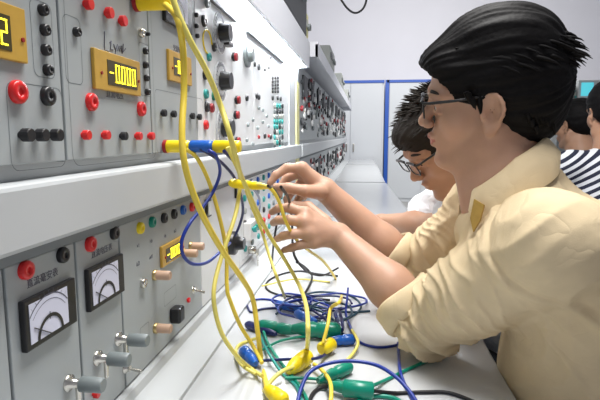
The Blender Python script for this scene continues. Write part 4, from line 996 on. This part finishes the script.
for a in range(4):
    c, s_ = math.cos(a * PI / 2 + .78), math.sin(a * PI / 2 + .78); part('leg', MB().tube([(.43 + c * .12, .86 + s_ * .12, .405), (.43 + c * .19, .86 + s_ * .19, .0)], .011, 10), 'stool_metal', st)
part('ring', MB().tube([(.43 + .16 * math.cos(t * PI / 16), .86 + .16 * math.sin(t * PI / 16), .18) for t in range(32)], .008, 8, closed=True), 'stool_metal', st)

# ============================================================ student in the white T-shirt, head bent over the bench
h2 = Frame((.176, 1.215, 1.137), 194, 36, roll=-3, sc=1.0)
NK2 = np.array([.265, 1.33, 1.03]); SH2 = np.array([.250, 1.19, .975]); SH2f = np.array([.27, 1.50, .99])
EL2 = ony(436, 228, 1.36); WR2 = ony(382, 222, 1.52); EL2f = np.array([.06, 1.62, .80]); WR2f = np.array([-.06, 1.62, .93])
F2 = Field((-.24, 1.05, .55), (.55, 1.78, 1.32), .0042)
head(F2, h2)
F2.cone(h2.p(-.03, 0, -.04), NK2, .054, .058, .02); F2.cone(h2.p(.01, 0, -.085), NK2 + (-.03, 0, -.03), .03, .038, .02)
F2.cone(NK2, (.36, 1.34, .80), .08, .11, .04); F2.cone((.36, 1.34, .80), (.42, 1.34, .6), .11, .11, .04); F2.cone(SH2, SH2f, .045, .045, .03)
arm(F2, SH2, EL2, WR2, (.044, .036, .038, .024)); arm(F2, SH2f, EL2f, WR2f, (.044, .038, .038, .024))
def simple_hand(F, wr, d, up, s=1):
    d = np.array(d) / np.linalg.norm(d); up = np.array(up); up = up - d * (up @ d); up /= np.linalg.norm(up); w = np.cross(d, up)
    kn = [wr + d * .085 + w * q for q in (.028, .010, -.009, -.026)]; fg = []
    for i, k_ in enumerate(kn):
        L_ = (.040, .045, .041, .032)[i]; j1 = k_ + d * L_ * .9 - up * .012; j2 = j1 + d * L_ * .45 - up * .022; j3 = j2 - d * .002 - up * .022; fg.append(([k_, j1, j2, j3], [.0100, .0090, .0080, .0066]))
    th = wr + d * .03 + w * .025; fg.append(([th, th + d * .03 + w * .022 - up * .01, th + d * .058 + w * .024 - up * .022, th + d * .078 + w * .016 - up * .03], [.0140, .0110, .0095, .0075]))
    hand(F, (wr, .0255), [(k_, .0115) for k_ in kn], fg)
simple_hand(F2, WR2, WR2 - EL2, (0, -.3, 1)); simple_hand(F2, WR2f, WR2f - EL2f + np.array([-.1, 0, 0]), (0, 0, 1))
V, Q = F2.net(); V = relax(V, Q, 1, .3)
b2 = link('person', np_mesh('person', V, Q, ['skin_tan', 'lip'])); tag(b2, 'person in a white T-shirt with spiky hair and glasses, head bent low over the bench', 'person')
face_bits(b2, h2); del F2
cuts2 = [((.118, 0, -.045), (.075, .12, .086), .008), ((.062, .0, -.080), (.080, .20, .078), .006), ((-.025, 0, -.155), (.12, .12, .095), .012)]
V, Q = hair_cap(h2, .004, (.108, .085, .088), cuts2, c0=(-.022, 0, .036), amp=.003, seed=4, extra=[((-.055, 0, -.01), (.055, .068, .06)), ((.055, 0, .062), (.042, .058, .028))])
hm = MB(); hm.v = [tuple(v) for v in V]; hm.f = [tuple(map(int, q)) for q in Q]; hm.sm = [True] * len(Q); roots = []
for i in range(420):
    a = rnd.uniform(0, 2 * PI); e = rnd.uniform(.05, 1.5); d = np.array([math.cos(a) * math.cos(e), math.sin(a) * math.cos(e), math.sin(e)])
    if d[0] < -.3 and d[2] < .2: continue
    p = np.array([-.018, 0, .038]) + d * np.array([.100, .080, .084]); roots.append((h2.p(*p), h2.R @ (d + np.array([.4, 0, .0]) + .25 * np.array([rnd.uniform(-1, 1) for _ in range(3)])), rnd.uniform(.014, .028), rnd.uniform(.0018, .0032), h2.R @ np.array([.2, 0, -.1])))
tufts(hm, roots, rnd); part('hair', hm, 'hair_brown', b2)
F = Field((.05, 1.05, .52), (.62, 1.70, 1.12), .006)
F.ell((.365, 1.34, .90), (.11, .165, .17), None, 0); F.ell((.39, 1.34, .72), (.12, .16, .17), None, .05); F.cone(SH2 + (.02, .02, 0), SH2f + (.02, -.02, 0), .060, .06, .04); F.cone(NK2 + (.04, 0, -.04), NK2 + (.0, 0, -.012), .085, .066, .03)
F.cone(SH2, SH2 * .45 + EL2 * .55, .062, .058, .03); F.cone(SH2f, SH2f * .5 + EL2f * .5, .062, .060, .03)
d2 = (EL2 - SH2) / np.linalg.norm(EL2 - SH2); e2 = (EL2f - SH2f) / np.linalg.norm(EL2f - SH2f)
cut_plane(F, SH2 * .45 + EL2 * .55, d2, .075); cut_plane(F, SH2f * .5 + EL2f * .5, e2, .075)
F.cone(h2.p(-.02, 0, -.05), NK2 + (-.01, 0, .0), .06, .058, .004, 's')
V, Q = F.net(); V = relax(V, Q, 2, .5); V = folds(V, Q, lambda V, N: np.array([.007 * noise.noise(Vector((p[0] * 16, p[1] * 16, p[2] * 26))) for p in V]))
link('t_shirt', np_mesh('t_shirt', V, Q, ['shirt_white']), b2, (0, 0, 0))
def sitting(body, hx, hy, kx, tr='trouser_cloth'):
    F = Field((kx - .16, hy - .28, .0), (hx + .24, hy + .28, .68), .010)
    for s_ in (-1, 1): F.cone((hx, hy + s_ * .09, .53), (kx, hy + s_ * .12, .50), .092, .066, .03); F.cone((kx, hy + s_ * .12, .50), (kx + .05, hy + s_ * .13, .09), .064, .05, .02); F.cone((kx + .05, hy + s_ * .13, .05), (kx - .07, hy + s_ * .13, .045), .043, .038, .02)
    F.ell((hx, hy, .55), (.15, .17, .10), None, .03); V, Q = F.net(); V[:, 2] = np.maximum(V[:, 2], .001); link('trousers', np_mesh('trousers', V, Q, [tr]), body, (0, 0, 0))
def stool(x, y, label):
    t = st.copy(); COL.objects.link(t); t.location = (x, y, 0); t['label'] = label
    for ch in list(st.children): c = ch.copy(); COL.objects.link(c); c.parent = t
    return t
st['group'] = 'stools under the students'
sitting(b2, .44, 1.36, .07); stool(.45, 1.36, 'metal stool under the student in the white T-shirt')

# ============================================================ two students at the bench behind, on the right
def backperson(label, hx, hy, hz, heading, pitch, shirtm, lean, seat, hairm='hair_black', sc=1.0, seed=9):
    h = Frame((hx, hy, hz), heading, pitch, 0, sc); fw = np.array([math.cos(math.radians(heading)), math.sin(math.radians(heading)), 0]); sd = np.array([-fw[1], fw[0], 0])
    nk = np.array([hx, hy, hz - .155]) - fw * .06; hip = nk - fw * lean; hip[2] = .55
    F = Field(np.minimum(nk, hip) - (.36, .36, .05) + (0, 0, -.02), np.maximum(nk, hip) + (.36, .36, .34), .0075)
    head(F, h); F.cone(h.p(-.025, 0, -.05), nk, .054, .058, .02); F.cone(nk, hip, .08, .11, .04)
    sl, sr = nk + sd * .17 - (0, 0, .06), nk - sd * .17 - (0, 0, .06); F.cone(sl, sr, .045, .045, .03); hands = []
    for s0, q in ((sl, 1), (sr, -1)):
        el = s0 + fw * .10 + sd * q * .04 - (0, 0, .24); wr = el + fw * .20 - sd * q * .03 + (0, 0, .04); arm(F, s0, el, wr, (.044, .038, .038, .025)); simple_hand(F, wr, fw, (0, 0, 1)); hands.append((s0, el))
    V, Q = F.net(); b = link('person', np_mesh('person', V, Q, ['skin_tan'])); tag(b, label, 'person'); face_bits(b, h, glasses=False)
    V, Q = hair_cap(h, .007, (.112, .090, .092), cuts, amp=.003, seed=seed, extra=[((-.060, 0, -.010), (.065, .075, .07))]); link('hair', np_mesh('hair', V, Q, [hairm]), b, (0, 0, 0))
    F = Field(np.minimum(nk, hip) - (.36, .36, .05) + (0, 0, -.02), np.maximum(nk, hip) + (.36, .36, .2), .009)
    mid = nk * .55 + hip * .45; F.cone(nk - (0, 0, .12), mid, .125, .125, .05); F.cone(mid, hip, .125, .13, .05); F.cone(sl, sr, .062, .062, .05); F.cone(nk - (0, 0, .05), nk - (0, 0, .005), .08, .064, .03); F.cone(nk - (0, 0, .12) + sd * .06, mid + sd * .06, .11, .11, .05); F.cone(nk - (0, 0, .12) - sd * .06, mid - sd * .06, .11, .11, .05)
    for s0, el in hands: F.cone(s0, s0 * .3 + el * .7, .062, .056, .03)
    V, Q = F.net(); V = relax(V, Q, 1, .5); link('shirt', np_mesh('shirt', V, Q, [shirtm]), b, (0, 0, 0)); return b, hip
pA = ony(573, 124, 2.9); pB = ony(610, 112, 2.15)
A_, hipA = backperson('person with black hair at the bench behind, one ear showing, left of the stripes', pA[0], pA[1], pA[2], 128, 10, 'trouser_cloth', .10, 1, seed=2)
B_, hipB = backperson('person in a navy and white striped shirt at the right edge, back turned', pB[0], pB[1], pB[2], 96, 6, 'shirt_stripes', .06, 1, seed=6)
for b, hp, hd in ((A_, hipA, 0), (B_, hipB, 0)):
    sitting(b, hp[0], hp[1], hp[0] - .36)
stool(hipA[0] + .0, hipA[1], 'metal stool under the dark-haired student left of the striped shirt'); stool(hipB[0], hipB[1], 'metal stool under the student in the striped shirt')

# ------------------------------------------------------------ shelf of instruments on the right, behind the students
sx0, sx1, sy = 1.45, 3.6, 4.2
sh_ = thing('instrument_rack', 'white shelf unit behind the students on the right, carrying small instruments', 'shelf', ((sx0 + sx1) / 2, sy + .25, 0))
part('shelf_board', MB().box(sx0, sx1, sy, sy + .5, 1.36, 1.40, .004), 'console_paint', sh_); part('shelf_board', MB().box(sx0, sx1, sy, sy + .5, .72, .75, .004), 'desk_top', sh_)
part('back_panel', MB().box(sx0, sx1, sy + .40, sy + .42, .0, 1.36), 'panel_grey', sh_)
for x in (sx0 + .02, sx1 - .02): part('upright', MB().box(x - .02, x + .02, sy + .02, sy + .48, 0, 1.36), 'console_paint', sh_)
def front_inst(x0, x1, z0, h, label, body, scr, name):
    t = thing(name, label, 'instrument', ((x0 + x1) / 2, sy + .2, z0)); w = x1 - x0
    part('case', MB().box(x0, x1, sy + .03, sy + .36, z0, z0 + h, .006), body, t)
    s_ = part('screen', MB().box(x0 + w * .10, x0 + w * .50, sy + .024, sy + .0305, z0 + h * .30, z0 + h * .88), scr, t)
    for k in range(3):
        for j in range(2): part('knob', MB().cyl((x0 + w * (.60 + .14 * k), sy + .03, z0 + h * (.35 + .35 * j)), (0, -1, 0), .012, h * .07, n=12), ('teal_plastic', 'grey_knob')[(k + j) % 2], t)
q0 = ony(579, 100, sy); q1 = ony(602, 100, sy)
front_inst(q0[0], q1[0] + .05, 1.40, .175, 'white oscilloscope with a cyan screen on the shelf behind the students', 'console_paint', 'screen_cyan', 'oscilloscope')
front_inst(ony(567, 100, sy)[0], q0[0] - .012, 1.40, .13, 'low grey instrument with a small green lit display, left of the cyan screen', 'equip_grey', 'screen_green', 'signal_generator')
front_inst(ony(553, 100, sy)[0], ony(566, 100, sy)[0] - .01, 1.40, .12, 'plain grey box at the left end of the shelf beside the big head', 'equip_grey', 'equip_dark', 'signal_generator')

# ------------------------------------------------------------ light
w = bpy.data.worlds.new('room_light'); SC.world = w; w.use_nodes = True
w.node_tree.nodes['Background'].inputs['Color'].default_value = (.93, .96, 1.0, 1); w.node_tree.nodes['Background'].inputs['Strength'].default_value = .29
def area(name, loc, rot, sx, sy, pw, col=(1, .98, .95)):
    l = bpy.data.lights.new(name, 'AREA'); l.shape = 'RECTANGLE'; l.size = sx; l.size_y = sy; l.energy = pw; l.color = col
    o = bpy.data.objects.new(name, l); COL.objects.link(o); o.location = loc; o.rotation_euler = rot; return o
area('overhead_light', (.12, .95, 2.6), (0, 0, 0), .4, 1.4, 58)
area('overhead_light', (.8, 5.6, 3.3), (math.radians(35), 0, 0), 3.0, 3.0, 150)  # broad fill added and tilted to brighten the far wall, no fitting
vs = SC.view_settings; vs.view_transform = 'Standard'; vs.look = 'None'; vs.gamma = 1; vs.exposure = 0.0
